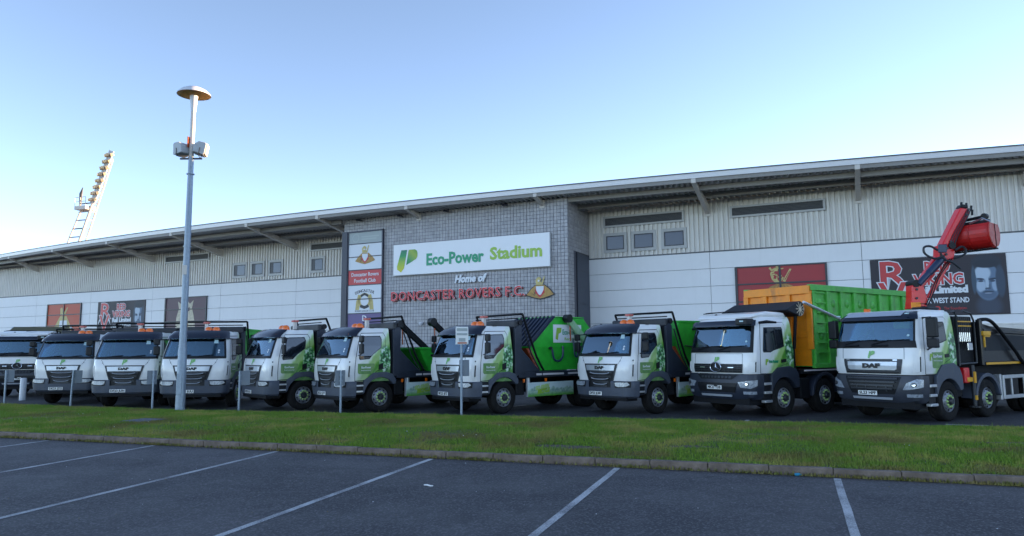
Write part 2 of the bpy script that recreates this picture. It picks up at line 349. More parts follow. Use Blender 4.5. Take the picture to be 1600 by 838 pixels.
def curve_pts(pts, n=5):
    P = [Vector(p) for p in pts]; out = []
    for i in range(len(P) - 1):
        p0, p1, p2, p3 = P[max(i - 1, 0)], P[i], P[i + 1], P[min(i + 2, len(P) - 1)]
        for k in range(n):
            t = k / n; out.append(.5 * ((2 * p1) + (p2 - p0) * t + (2 * p0 - 5 * p1 + 4 * p2 - p3) * t * t + (3 * p1 - p0 - 3 * p2 + p3) * t ** 3))
    return out + [P[-1]]

class MB:
    def __init__(s): s.v = []; s.f = []
    def add(s, vs, fs):
        n = len(s.v); s.v += [tuple(p) for p in vs]; s.f += [tuple(i + n for i in f) for f in fs]; return s
    def box(s, x0, x1, y0, y1, z0, z1):
        vs = [(x0, y0, z0), (x1, y0, z0), (x1, y1, z0), (x0, y1, z0), (x0, y0, z1), (x1, y0, z1), (x1, y1, z1), (x0, y1, z1)]
        return s.add(vs, [(0, 3, 2, 1), (4, 5, 6, 7), (0, 1, 5, 4), (1, 2, 6, 5), (2, 3, 7, 6), (3, 0, 4, 7)])
    def beam(s, p0, p1, w, h, upd=(0, 0, 1)):
        p0 = Vector(p0); p1 = Vector(p1); d = (p1 - p0).normalized(); u = Vector(upd)
        r = d.cross(u)
        if r.length < 1e-4: r = d.cross(Vector((1, 0, 0)))
        r.normalize(); u = r.cross(d).normalized(); r = r * w / 2; u = u * h / 2
        vs = [p0 - r - u, p0 + r - u, p0 + r + u, p0 - r + u, p1 - r - u, p1 + r - u, p1 + r + u, p1 - r + u]
        return s.add(vs, [(0, 1, 2, 3), (7, 6, 5, 4), (0, 4, 5, 1), (1, 5, 6, 2), (2, 6, 7, 3), (3, 7, 4, 0)])
    def tube(s, pts, r, n=8, caps=True):
        pts = [Vector(p) for p in pts]; rs = r if isinstance(r, (list, tuple)) else [r] * len(pts)
        base = len(s.v); prev = None
        for i, p in enumerate(pts):
            d = (pts[min(i + 1, len(pts) - 1)] - pts[max(i - 1, 0)]).normalized()
            if prev is None:
                a = d.cross(Vector((0, 0, 1)))
                if a.length < 1e-3: a = d.cross(Vector((1, 0, 0)))
            else: a = prev - d * prev.dot(d)
            a.normalize(); prev = a; b = d.cross(a)
            for k in range(n):
                t = 2 * math.pi * k / n; s.v.append(tuple(p + (a * math.cos(t) + b * math.sin(t)) * rs[i]))
        for i in range(len(pts) - 1):
            for k in range(n):
                k2 = (k + 1) % n; s.f.append((base + i * n + k, base + i * n + k2, base + (i + 1) * n + k2, base + (i + 1) * n + k))
        if caps:
            s.f.append(tuple(base + k for k in range(n))[::-1]); s.f.append(tuple(base + (len(pts) - 1) * n + k for k in range(n)))
        return s
    def lathe(s, prof, c, axis, n=24):
        # prof: list of (radius, distance along axis)
        c = Vector(c); d = Vector(axis).normalized(); a = d.cross(Vector((0, 0, 1)))
        if a.length < 1e-3: a = Vector((1, 0, 0))
        a.normalize(); b = d.cross(a); base = len(s.v)
        for (r, h) in prof:
            for k in range(n):
                t = 2 * math.pi * k / n; s.v.append(tuple(c + d * h + (a * math.cos(t) + b * math.sin(t)) * max(r, 1e-4)))
        for i in range(len(prof) - 1):
            for k in range(n):
                k2 = (k + 1) % n; s.f.append((base + i * n + k, base + i * n + k2, base + (i + 1) * n + k2, base + (i + 1) * n + k))
        return s
    def prism(s, poly, o, ax, ay, az, h0, h1):
        # polygon (2D) in plane (ax, ay) from origin o, extruded along az from h0 to h1
        o = Vector(o); ax = Vector(ax); ay = Vector(ay); az = Vector(az); n = len(poly)
        vs = [o + ax * p[0] + ay * p[1] + az * h0 for p in poly] + [o + ax * p[0] + ay * p[1] + az * h1 for p in poly]
        fs = [tuple(range(n))[::-1], tuple(range(n, 2 * n))] + [(i, (i + 1) % n, n + (i + 1) % n, n + i) for i in range(n)]
        return s.add(vs, fs)
    def side(s, poly, x0, x1):      # polygon given in (y, z), extruded in x
        return s.prism(poly, (0, 0, 0), (0, 1, 0), (0, 0, 1), (1, 0, 0), x0, x1)
    def front(s, poly, y0, y1):     # polygon given in (x, z), extruded in y
        return s.prism(poly, (0, 0, 0), (1, 0, 0), (0, 0, 1), (0, 1, 0), y0, y1)
    def build(s, name, m, parent=None, bevel=0, smooth_=False, label=None, kind=None):
        me = bpy.data.meshes.new(name); me.from_pydata(s.v, [], s.f)
        bm = bmesh.new(); bm.from_mesh(me); bmesh.ops.recalc_face_normals(bm, faces=bm.faces); bm.to_mesh(me); bm.free()
        me.materials.append(MT[m] if isinstance(m, str) else m)
        if smooth_:
            me.polygons.foreach_set('use_smooth', [True] * len(me.polygons))
            try: me.set_sharp_from_angle(angle=R(40))
            except Exception: pass
        o = bpy.data.objects.new(name, me); COL.objects.link(o)
        if parent: o.parent = parent
        if bevel:
            b = o.modifiers.new('bevel', 'BEVEL'); b.width = bevel; b.segments = 2; b.limit_method = 'ANGLE'; b.angle_limit = R(35)
        if label: o['label'] = label
        if kind: o['kind'] = kind
        return o

def linked(name, me, parent, M4, label=None):
    o = bpy.data.objects.new(name, me); COL.objects.link(o); o.parent = parent; o.matrix_local = M4
    if label: o['label'] = label
    return o

def copy_tree(o, parent=None):
    c = o.copy(); COL.objects.link(c); c.parent = parent
    if parent is not None: c.matrix_parent_inverse = o.matrix_parent_inverse.copy()
    for ch in list(o.children): copy_tree(ch, c)
    return c

_tc = {}
def text_mesh(txt, size, ext, off=0.0, shear=0.0, spacing=1.0, align='CENTER'):
    key = (txt, size, ext, off, shear, spacing, align)
    if key in _tc: return _tc[key]
    cu = bpy.data.curves.new('text', 'FONT'); cu.body = txt; cu.size = size; cu.extrude = ext; cu.offset = off
    cu.shear = shear; cu.space_character = spacing; cu.align_x = align; cu.align_y = 'CENTER'; cu.resolution_u = 2
    o = bpy.data.objects.new('text', cu); COL.objects.link(o)
    dg = bpy.context.evaluated_depsgraph_get(); me = bpy.data.meshes.new_from_object(o.evaluated_get(dg))
    bpy.data.objects.remove(o); me.materials.clear(); _tc[key] = me
    return me

def text_obj(name, txt, size, ext, m, parent, loc, rot=None, off=0.0, shear=0.0, spacing=1.0, align='CENTER', sx=1.0, width=None, label=None):
    me = text_mesh(txt, size, ext, off, shear, spacing, align).copy()
    me.materials.append(MT[m])
    if width:
        xs = [v.co.x for v in me.vertices]; w = max(xs) - min(xs); sx = width / w
    for v in me.vertices: v.co.x *= sx
    o = bpy.data.objects.new(name, me); COL.objects.link(o); o.parent = parent
    o.matrix_local = Matrix.Translation(loc) @ (rot if rot is not None else Matrix.Identity(4))
    if label: o['label'] = label
    return o
ROT_FRONT = Matrix(((1, 0, 0, 0), (0, 0, -1, 0), (0, 1, 0, 0), (0, 0, 0, 1)))      # text facing -Y (truck front)
ROT_SIDE = Matrix(((0, 0, 1, 0), (1, 0, 0, 0), (0, 1, 0, 0), (0, 0, 0, 1)))         # text facing +X (truck left side)

# ------------------------------------------------------------------ ground, car parks, verge, kerb
kd = Vector((0.9425, -0.3342, 0)); kd.normalize(); kn = Vector((-kd.y, kd.x, 0))     # along the kerb / away from the camera
K0 = Vector((1.75, 12.0, 0))
def kp(a, b=0.0, z=0.0):
    p = K0 + kd * a + kn * b; return (p.x, p.y, z)

MB().add([(-1500, -1500, -0.02), (1500, -1500, -0.02), (1500, 3000, -0.02), (-1500, 3000, -0.02)], [(0, 1, 2, 3)]).build('ground', 'ground', kind='structure')
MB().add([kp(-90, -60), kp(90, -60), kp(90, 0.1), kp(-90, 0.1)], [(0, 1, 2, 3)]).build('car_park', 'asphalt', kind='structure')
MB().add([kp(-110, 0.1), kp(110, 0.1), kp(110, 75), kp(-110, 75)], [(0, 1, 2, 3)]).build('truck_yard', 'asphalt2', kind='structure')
# bay lines of the near car park, 4 mm thick paint
def bay(a0, w=0.1, L=8.5, lean=0.0):
    p0 = Vector(kp(a0, -0.12)); d = (-kn * 1.0 + kd * lean).normalized(); r = kd
    vs = []
    n = 14
    for i in range(n + 1):
        q = p0 + d * (L * i / n)
        j = random.uniform(-.006, .006)
        vs += [q - r * (w / 2 + j) + Vector((0, 0, .004)), q + r * (w / 2 - j) + Vector((0, 0, .004))]
    return MB().add(vs, [(2 * i, 2 * i + 1, 2 * i + 3, 2 * i + 2) for i in range(n)])
def apar(x, y): return (Vector((x, y, 0)) - K0).dot(kd)
for i, (a, b) in enumerate([((-10.42, 16.26), (-11.3, 13.4)), ((-7.55, 15.23), (-8.45, 11.93)), ((-4.55, 14.38), (-6.08, 8.64)), ((-1.41, 13.21), (-3.12, 7.79)), ((1.72, 11.93), (0.2, 7.69)), ((4.77, 10.7), (3.52, 7.58)), ((7.8, 9.6), (6.6, 6.4)), ((-13.5, 17.3), (-14.5, 14.2))]):
    A = Vector((*a, 0)); B = Vector((*b, 0)); d = (B - A).normalized(); lean = d.dot(kd) / (-d.dot(kn))
    bay(apar(*a), 0.1, 10.0, lean * 0.92).build('parking_line', 'paint', kind='structure')
# yard markings
for (x, y, L, ax) in [(3.6, 19.25, 0.9, 0.9), (6.0, 18.75, 0.75, 0.5), (7.9, 17.75, 0.4, 0.05), (11.6, 17.6, 0.9, -2.2), (-0.6, 24.0, 1.6, 0.9)]:
    p = Vector((x, y, .004)); d = Vector((ax, 1, 0)).normalized(); r = Vector((d.y, -d.x, 0)) * .05
    MB().add([p - r, p + r, p + r + d * L, p - r + d * L], [(0, 1, 2, 3)]).build('parking_line', 'paint', kind='structure')

# verge: raised turf with an irregular far edge
GZ = 0.12
far = [(-60, 45.5), (-32, 33.0), (-19.1, 26.55), (-10.7, 22.95), (-1.86, 20.35), (4.7, 18.35), (11.5, 16.15), (26, 11.8), (60, 1.0)]
def far_b(a):      # far edge as distance b from the kerb for a given a
    pts = sorted([((Vector((x, y, 0)) - K0).dot(kd), (Vector((x, y, 0)) - K0).dot(kn)) for x, y in far])
    return float(np.interp(a, [p[0] for p in pts], [p[1] for p in pts]))
mb = MB(); n = 150; vs = []
for i in range(n + 1):
    a = -60 + 115 * i / n; fb = far_b(a)
    vs += [kp(a, 0.10, 0.09), kp(a, 0.2, GZ - 0.01), kp(a, fb * .35, GZ + .035 + .015 * math.sin(a)), kp(a, fb * .7, GZ + .025), kp(a, fb - .1, GZ), kp(a, fb + .06 + .04 * math.sin(a * 7.0) + random.uniform(-.03, .03), -0.005)]
fs = []
for i in range(n):
    for k in range(5): fs.append((6 * i + k, 6 * (i + 1) + k, 6 * (i + 1) + k + 1, 6 * i + k + 1))
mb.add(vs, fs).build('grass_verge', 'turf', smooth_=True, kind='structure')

# kerb: a concrete bed with single kerb stones
kerb = MB().add([kp(-60, .0, -.01), kp(55, .0, -.01), kp(55, .16, -.01), kp(-60, .16, -.01), kp(-60, .02, .075), kp(55, .02, .075), kp(55, .16, .075), kp(-60, .16, .075)],
                [(0, 1, 5, 4), (4, 5, 6, 7), (1, 2, 6, 5), (3, 0, 4, 7), (2, 3, 7, 6)]).build('kerb', 'soil', kind='structure')
ks = MB().box(-.452, .452, -.065, .075, -.10, .05).build('kerb_stone', 'kerb', kerb, bevel=.014)
ka = math.atan2(kd.y, kd.x)
km = ks.data; first = True; a = -26.0
while a < 12:
    p = Vector(kp(a + .456, .06, .075 + random.uniform(-.006, .006))) + kn * random.uniform(-.006, .006)
    M4 = Matrix.Translation(p) @ Matrix.Rotation(ka + random.uniform(-.006, .006), 4, 'Z') @ Matrix.Rotation(random.uniform(-.008, .008), 4, 'Y')
    if first: ks.matrix_local = M4; first = False
    else:
        o = ks.copy(); COL.objects.link(o); o.parent = kerb; o.matrix_local = M4
    a += .914

# soil patches in the turf
rngp = np.random.RandomState(3)
def verge_z(x, y):
    d = Vector((x, y, 0)) - K0; a = d.dot(kd); b = d.dot(kn); return float(np.interp(b / far_b(a), [0, .35, .7, .97, 1.0], [GZ - .01, GZ + .035 + .015 * math.sin(a), GZ + .025, GZ, .05]))
def blob(cx, cy, rx, ry, ang, z, name, m, n=26):
    vs = [(cx, cy, verge_z(cx, cy) + z)]
    for k in range(n):
        t = 2 * math.pi * k / n; q = 1 + .22 * math.sin(3 * t + cx) + random.uniform(-.15, .15)
        x, y = rx * q * math.cos(t), ry * q * math.sin(t)
        X_, Y_ = cx + x * math.cos(ang) - y * math.sin(ang), cy + x * math.sin(ang) + y * math.cos(ang); vs.append((X_, Y_, verge_z(X_, Y_) + z - .002))
    return MB().add(vs, [(0, 1 + k, 1 + (k + 1) % n) for k in range(n)]).build(name, m, kind='structure')
soils = [(1.0, 13.5, .62, .22, -.3), (3.3, 13.2, .5, .12, -.3), (-4.2, 16.6, .45, .12, -.4), (6.6, 13.0, .55, .12, -.35), (-6.1, 15.8, .4, .08, -.3), (9.2, 13.3, .6, .12, -.3), (5.2, 14.9, .7, .13, -.3)]
for s in soils: blob(*s, .007, 'soil_patch', 'soil')
# access cover in the verge
cov = empty('access_cover', (-9.75, 18.95, GZ + .05), -0.42, 'square grey iron access cover sunk in the grass left of the lamp post', 'access cover')
MB().box(-.42, .42, -.42, .42, -.05, .004).build('frame', 'soil', cov, bevel=.01)
m_ = MB().box(-.36, .36, -.36, .36, 0.004, .016)
m_.build('lid', 'cover', cov, bevel=.004)
mm = MB()
for i in range(7):
    for j in range(7):
        x = -.3 + i * .1; y = -.3 + j * .1; mm.box(x - .03, x + .03, y - .012, y + .012, .016, .021)
mm.build('tread_pattern', 'cover', cov, kind='stuff')

# grass blades
rng = np.random.RandomState(11)
def grass_field(N):
    a = rng.uniform(-30, 13, N * 3); u = rng.uniform(0, 1, N * 3)
    keep = rng.uniform(0, 1, N * 3) < np.clip(0.42 + (a + 30) / 60.0, 0, 1)
    a = a[keep][:N]; u = u[keep][:N]
    fb = np.array([far_b(t) for t in np.linspace(-31, 14, 200)]); fb = np.interp(a, np.linspace(-31, 14, 200), fb)
    b = .14 + u * (fb - .12)
    x = K0.x + kd.x * a + kn.x * b; y = K0.y + kd.y * a + kn.y * b
    ok = np.ones(len(x), bool)
    for (cx, cy, rx, ry, an) in soils:
        dx = x - cx; dy = y - cy; p = (dx * math.cos(an) + dy * math.sin(an)) / rx; q = (-dx * math.sin(an) + dy * math.cos(an)) / ry
        r2 = p * p + q * q; ok &= ~((r2 < 1.1) & (rng.uniform(0, 1, len(x)) < .88))
    dx = x + 9.75; dy = y - 18.95; an = -.42; p = np.abs(dx * math.cos(an) + dy * math.sin(an)); q = np.abs(-dx * math.sin(an) + dy * math.cos(an))
    ok &= ~((p < .44) & (q < .44))
    x = x[ok]; y = y[ok]; b = b[ok]; a = a[ok]; fb = fb[ok]; n = len(x)
    z0 = np.interp(b / fb, [0, .35, .7, .97, 1.0], [GZ - .01, GZ + .035, GZ + .025, GZ, .05]) - .006
    clump = .6 + .4 * np.sin(x * 2.1 + 1.3 * np.sin(y * 1.7)) * np.sin(y * 2.6 + np.sin(x * 1.1))
    h = rng.uniform(.02, .07, n) * (.6 + .7 * clump); h *= np.where(rng.uniform(0, 1, n) < .02, 1.9, 1.0)
    th = rng.uniform(0, 2 * np.pi, n); w = rng.uniform(.005, .011, n)
    lx = rng.normal(0, .018, n); ly = rng.normal(0, .018, n)
    v = np.zeros((n, 3, 3)); v[:, 0] = np.stack([x - np.cos(th) * w, y - np.sin(th) * w, z0], 1)
    v[:, 1] = np.stack([x + np.cos(th) * w, y + np.sin(th) * w, z0], 1); v[:, 2] = np.stack([x + lx, y + ly, z0 + h], 1)
    me = bpy.data.meshes.new('grass'); me.vertices.add(n * 3); me.vertices.foreach_set('co', v.reshape(-1))
    me.loops.add(n * 3); me.loops.foreach_set('vertex_index', np.arange(n * 3)); me.polygons.add(n)
    me.polygons.foreach_set('loop_start', np.arange(n) * 3); me.polygons.foreach_set('loop_total', np.full(n, 3)); me.update()
    me.materials.append(MT['grass']); o = bpy.data.objects.new('grass', me); COL.objects.link(o)
    tag(o, 'short green turf on the raised verge between the two car parks', 'grass', kind='stuff')
grass_field(430000)

# weeds, moss tufts and leaf litter along the kerb foot
def scatter(name, m, N, fn, label, cat):
    mb = MB()
    for i in range(N):
        (x, y, z), s, up = fn(); t = random.uniform(0, 6.28)
        dx, dy = math.cos(t) * s, math.sin(t) * s
        mb.add([(x - dx, y - dy, z), (x + dx, y + dy, z + up * .2), (x - dy * .7 + random.uniform(-s, s) * .4, y + dx * .7, z + up)], [(0, 1, 2)])
    o = mb.build(name, m); return tag(o, label, cat, kind='stuff')
def f_weed():
    c = random.choice([-16.5, -14.2, -11.6, -9.8, -7.5, -6.2, -5.4, -3.9, -2.6, .4, 2.2, 3.3, 4.2, 5.3, 5.6]); a = c + random.gauss(0, .32) if random.random() < .6 else random.uniform(-20, 9)
    return kp(a, -random.uniform(0.0, .07) , .002), random.uniform(.008, .024), random.uniform(.012, .075)
scatter('kerb_weeds', 'weed', 3800, f_weed, 'yellow green moss and weeds growing along the foot of the kerb', 'weeds')
def f_leaf():
    a = random.uniform(-22, 10); b = -abs(random.gauss(0, .06)) - .01
    if random.random() < .12: b = -random.uniform(.05, 5.5)
    return kp(a, b, .006), random.uniform(.006, .018), random.uniform(.002, .012)
scatter('leaf_litter', 'leaf_litter', 1500, f_leaf, 'brown leaf crumbs and grit lying along the kerb', 'leaf litter')
def f_pale():
    a = random.uniform(-20, 10); b = -random.uniform(.1, 6.0)
    if random.random() < .15: b = random.uniform(.4, 4); return kp(a, b, GZ + .06), random.uniform(.01, .02), .02
    return kp(a, b, .005), random.uniform(.004, .014), random.uniform(.002, .008)
scatter('pale_specks', 'litter', 150, f_pale, 'pale specks of paper and grit scattered over the asphalt', 'litter')
m_ = MB().tube([(-1.30, 10.52, .010), (-1.25, 10.49, .016), (-1.20, 10.45, .010), (-1.16, 10.44, .012)], [.008, .012, .011, .008], 6)
tag(m_.build('paper_strip', 'litter'), 'crumpled strip of white paper lying on the asphalt bay', 'paper scrap')
bl = MB().tube([(4.28, 11.06, .02), (4.33, 11.04, .024), (4.38, 11.03, .016)], [.02, .026, .016], 6)
MT['blue'] = mat('blue_plastic', (0.02, 0.22, 0.38), 0.4)
tag(bl.build('blue_wrapper', 'blue'), 'small blue wrapper lying at the foot of the kerb', 'wrapper')

# ------------------------------------------------------------------ stadium
WA = R(25.4)
stad = empty('stadium_building', (0, 45, 0), -WA, 'long stadium stand with corrugated upper wall, white panels and grey tiled entrance block', 'stadium')
UL, UR = -78.0, 132.0
BL, BR, BO = -10.6, 5.2, 3.57      # entrance block: left, right, how far it stands out
EZ = 10.58
def eave(u): return max(1.2, 5.2 - 0.0018 * (u + 13) ** 2)
brk = [-72.6, -64.8, -57.1, -49.3, -41.5, -33.5, -25.6, -17.85, 12.4, 20.1, 27.3, 35.0, 42.8, 50.6]
# core wall
m_ = MB(); m_.box(UL, BL, .05, .5, 0, 10.3); m_.box(BR, UR, .05, .5, 0, 10.3); m_.box(BL, BR, .05, .5, 0, 10.3)
m_.build('wall', 'joint', stad)
# corrugated cladding, one sheet per bay
def cladding(u0, u1, z0, z1):
    mb = MB(); pitch = .27; n = int(round((u1 - u0) / pitch)); p = (u1 - u0) / n; prof = []
    for i in range(n):
        u = u0 + i * p; prof += [(u, .045), (u + p * .42, .045), (u + p * .50, -.055), (u + p * .92, -.055)]
    prof.append((u1, .045)); vs = []
    for (u, y) in prof: vs += [(u, y, z0), (u, y, z1)]
    mb.add(vs, [(2 * i, 2 * i + 2, 2 * i + 3, 2 * i + 1) for i in range(len(prof) - 1)])
    return mb.build('cladding_sheet', 'clad', stad)
bays = [UL] + [b for b in brk if b < BL] + [BL]
baysR = [BR] + [b for b in brk if b > BR] + [60.0, 80.0, UR]
for lst in (bays, baysR):
    for u0, u1 in zip(lst[:-1], lst[1:]):
        if u1 <= 61: cladding(u0 + .01, u1 - .01, 7.38, 10.3)
m_ = MB().box(60, UR, -.02, .05, 7.38, 10.3); m_.build('cladding_sheet', 'clad', stad)
# white panels
rows = [7.32, 6.38, 5.39, 4.41, 3.43, 2.44, 1.46, .48]
holes = []
for lst in (bays, baysR):
    for u0, u1 in zip(lst[:-1], lst[1:]):
        for r0, r1 in zip(rows[1:] + [0.02], rows):
            m_ = MB().box(u0 + .012, u1 - .012, -.05, .05, r0 + .012, r1 - .012); m_.build('wall_panel', 'panel', stad)
m_ = MB().box(UL, BL, -.07, .05, 7.315, 7.385); m_.box(BR, UR, -.07, .05, 7.315, 7.385); m_.build('drip_trim', 'trim', stad)
# ribbed dado at the right
m_ = MB()
for i in range(18): m_.box(24.5, 60, -.09 - .02 * (i % 2), -.052, 1.4 + i * .09, 1.4 + i * .09 + .08)
m_.build('ribbed_cladding', 'clad', stad)
# downlights / small details
def rect_frame(mb, u0, u1, z0, z1, w, y0, y1):
    mb.box(u0 - w, u1 + w, y0, y1, z1, z1 + w); mb.box(u0 - w, u1 + w, y0, y1, z0 - w, z0)
    mb.box(u0 - w, u0, y0, y1, z0, z1); mb.box(u1, u1 + w, y0, y1, z0, z1); return mb
def win(u0, u1, z0, z1, mull=False):
    f = rect_frame(MB(), u0, u1, z0, z1, .17, -.10, -.005).build('window', 'surround', stad)
    g = MB(); rect_frame(g, u0 + .06, u1 - .06, z0 + .06, z1 - .06, .055, -.11, .0)
    if mull: g.box(u0 + .05, u0 + .32, -.095, 0, z0 + .05, z1 - .05)
    g.build('frame', 'winframe', f); MB().box(u0 + .06, u1 - .06, -.082, -.06, z0 + .06, z1 - .06).build('pane', 'bldglass', f)
for w in [(6.35, 7.46), (8.06, 9.22), (9.86, 11.0)]: win(w[0], w[1], 7.82, 8.68)
for w in [(-24.2, -23.0), (-22.31, -21.2), (-20.47, -19.32), (-16.4, -15.32), (-11.45, -10.75)]: win(w[0], w[1], 7.84, 8.71, True)
def vent(u0, u1, z0, z1):
    f = rect_frame(MB(), u0, u1, z0, z1, .11, -.13, -.005).build('vent', 'surround', stad)
    MB().box(u0, u1, -.075, -.06, z0, z1).build('backing', 'winframe', f)
    s = MB(); n = 6
    for i in range(n):
        z = z0 + (i + .5) * (z1 - z0) / n; s.beam((u0, -.098, z), (u1, -.098, z), .035, .022, (0, -.6, 1))
    s.build('louvre_blades', 'louvre', f, kind='stuff')
vent(6.31, 10.94, 9.31, 9.76); vent(13.73, 18.41, 9.27, 9.71); vent(21.3, 26.0, 9.27, 9.71) if False else None
vent(-32.0, -27.08, 9.42, 9.82); vent(-16.43, -11.6, 9.4, 9.79)

# roof: fascia, soffit sheets, purlins, brackets, deck
us = list(np.arange(UL, UR + .01, 2.0)); us = us if us[-1] >= UR else us + [UR]
m_ = MB(); vs = []
for u in us:
    e = eave(u); vs += [(u, -e, EZ + .14), (u, -e - .03, EZ + .40), (u, -e + .12, EZ + .43), (u, -e + .14, EZ + .14)]
m_.add(vs, [(4 * i + k, 4 * i + 4 + k, 4 * i + 4 + (k + 1) % 4, 4 * i + (k + 1) % 4) for i in range(len(us) - 1) for k in range(4)])
m_.build('fascia', 'fascia', stad)
m_ = MB(); vs = []
for u in us:
    e = eave(u); vs += [(u, -e - .06, EZ + .39), (u, -e - .06, EZ + .45), (u, -e + .16, EZ + .49), (u, -e + .1, EZ + .44)]
m_.add(vs, [(4 * i + k, 4 * i + 4 + k, 4 * i + 4 + (k + 1) % 4, 4 * i + (k + 1) % 4) for i in range(len(us) - 1) for k in range(4)])
m_.build('gutter_edge', 'trim', stad)
def soffit(u0, u1):
    mb = MB(); pitch = .3; n = max(1, int((u1 - u0) / pitch)); p = (u1 - u0) / n; vs = []; prof = []
    for i in range(n):
        u = u0 + i * p; prof += [(u, 0), (u + p * .45, 0), (u + p * .6, -.10), (u + p * .85, -.10)]
    prof.append((u1, 0))
    for (u, dz) in prof:
        e = eave(u) - .14; vs += [(u, -e, EZ + .12 + dz), (u, .3, 10.36 + dz)]
    mb.add(vs, [(2 * i, 2 * i + 2, 2 * i + 3, 2 * i + 1) for i in range(len(prof) - 1)]); mb.build('soffit_sheet', 'soffit', stad)
allb = sorted(set([UL] + brk + [BL, -4.76, BR, 60.0, 80.0, UR]))
for u0, u1 in zip(allb[:-1], allb[1:]): soffit(u0, u1)
def purlin(fr, h, w, zz):
    for (a, b) in ((UL, BL), (BR, UR)):
        uu = [u for u in us if a < u < b]; uu = [a] + uu + [b]; m_ = MB()
        for p, q in zip(uu[:-1], uu[1:]):
            m_.beam((p, -eave(p) * fr, zz), (q, -eave(q) * fr, zz), w, h)
        m_.build('purlin', 'purlin', stad)
purlin(.38, .30, .16, 10.30); purlin(.74, .26, .16, 10.40)
m_ = MB(); vs = []
for u in us:
    e = eave(u) - .06; vs += [(u, -e, EZ - .06), (u, -e, EZ + .15), (u, -e + .1, EZ + .15), (u, -e + .1, EZ - .06)]
m_.add(vs, [(4 * i + k, 4 * i + 4 + k, 4 * i + 4 + (k + 1) % 4, 4 * i + (k + 1) % 4) for i in range(len(us) - 1) for k in range(4)])
m_.build('edge_beam', 'purlin', stad)
# deck over the stand, unseen, levelled to set its shadow height
m_ = MB(); vs = []
for u in us:
    e = eave(u) - .1; vs += [(u, -e, EZ + .30), (u, -e, EZ + .46), (u, 22, EZ + .46), (u, 22, EZ + .30)]
m_.add(vs, [(4 * i + k, 4 * i + 4 + k, 4 * i + 4 + (k + 1) % 4, 4 * i + (k + 1) % 4) for i in range(len(us) - 1) for k in range(4)] + [(0, 1, 2, 3), tuple(4 * (len(us) - 1) + k for k in range(4))])
m_.build('roof', 'soffit', stad)
def bracket(u, yf, zf, tip_h=.24, root_h=.46, w=.24):
    e = eave(u) - .02; m_ = MB()
    # tapered box: from the wall foot up to the fascia
    vs = []
    for (y, z, h) in ((-yf + .02, zf, root_h), (-e, EZ + .02, tip_h)):
        vs += [(u - w / 2, y, z - h * .5), (u + w / 2, y, z - h * .5), (u + w / 2, y, z + h * .5), (u - w / 2, y, z + h * .5)]
    m_.add(vs, [(3, 2, 1, 0), (4, 5, 6, 7), (0, 1, 5, 4), (1, 2, 6, 5), (2, 3, 7, 6), (3, 0, 4, 7)])
    br_ = m_.build('roof_bracket', 'beam', stad, bevel=.012)
    MB().box(u - w * .75, u + w * .75, -yf - .03, -yf, zf - root_h * .75, zf + root_h * .75).build('foot_plate', 'beam', br_)
for u in brk: bracket(u, .055, 9.72)
for u in (-4.76, 3.67): bracket(u, BO + .02, EZ - .3, .2, .3, .22)
bracket(-11.6, .055, 9.75)

# entrance block
m_ = MB().box(BL + .02, BR - .02, -BO + .03, .0, 0, 10.72); m_.build('entrance_block', 'tilebase', stad)
def tiles():
    mb = MB(); t = .21; g = .022
    nz = int(10.65 / t)
    for j in range(nz):
        z0 = .03 + j * t
        n = int((BR - BL) / t); p = (BR - BL) / n
        for i in range(n):
            u0 = BL + i * p
            if z0 < 1.0 and False: continue
            d = random.uniform(0, .004)
            x0, x1, zz0, zz1, y = u0 + g / 2, u0 + p - g / 2, z0 + g / 2, z0 + t - g / 2, -BO - .012 - d
            mb.add([(x0, -BO + .03, zz0), (x1, -BO + .03, zz0), (x1, -BO + .03, zz1), (x0, -BO + .03, zz1), (x0, y, zz0), (x1, y, zz0), (x1, y, zz1), (x0, y, zz1)],
                   [(4, 5, 6, 7), (0, 1, 5, 4), (1, 2, 6, 5), (2, 3, 7, 6), (3, 0, 4, 7)])
        # right return wall: longer bricks
        L = .42; m2 = int(BO / L); q = BO / m2
        for i in range(m2):
            y0 = -BO + i * q; d = random.uniform(0, .004)
            if z0 < 7.5 and y0 + q > -2.25: continue
            mb.box(BR - .02, BR + .012 + d, y0 + g / 2, y0 + q - g / 2, z0 + g / 2, z0 + t - g / 2)
        for i in range(m2):
            y0 = -BO + i * q
            mb.box(BL - .012, BL + .02, y0 + g / 2, y0 + q - g / 2, z0 + g / 2, z0 + t - g / 2)
    mb.build('tile_cladding', 'tile', stad, kind='stuff')
tiles()
m_ = MB().box(BR - .02, BR + .03, -2.22, -.06, 0, 7.55); m_.build('side_recess', 'winframe', stad)
for k in range(8):
    MB().box(BR + .02, BR + .05, -2.17, -.12, max(.03, 7.48 - (k + 1) * .98 + .02), 7.48 - k * .98).build('navy_panel', 'navy_panel', stad)
for u in (-9.2, -6.0, -2.6, 1.4):
    m_ = MB(); m_.lathe([(0, 0), (.16, .01), (.2, .05), (.17, .09), (.06, .12), (0, .12)], (u, -BO - .32, EZ - .24), (0, 0, 1), 16)
    m_.beam((u, -BO - .3, EZ - .16), (u, -BO, EZ - .16), .05, .05); m_.build('downlight', 'winframe', stad, smooth_=True)
# small white camera dome between the letters and the trucks
m_ = MB(); m_.lathe([(0, 0), (.09, .02), (.13, .09), (.13, .2), (.0, .22)], (-4.45, -BO - .2, 3.45), (0, 0, 1), 14); m_.beam((-4.45, -BO - .2, 3.62), (-4.45, -BO, 3.62), .06, .06)
m_.build('wall_camera', 'lamp_white', stad, smooth_=True)

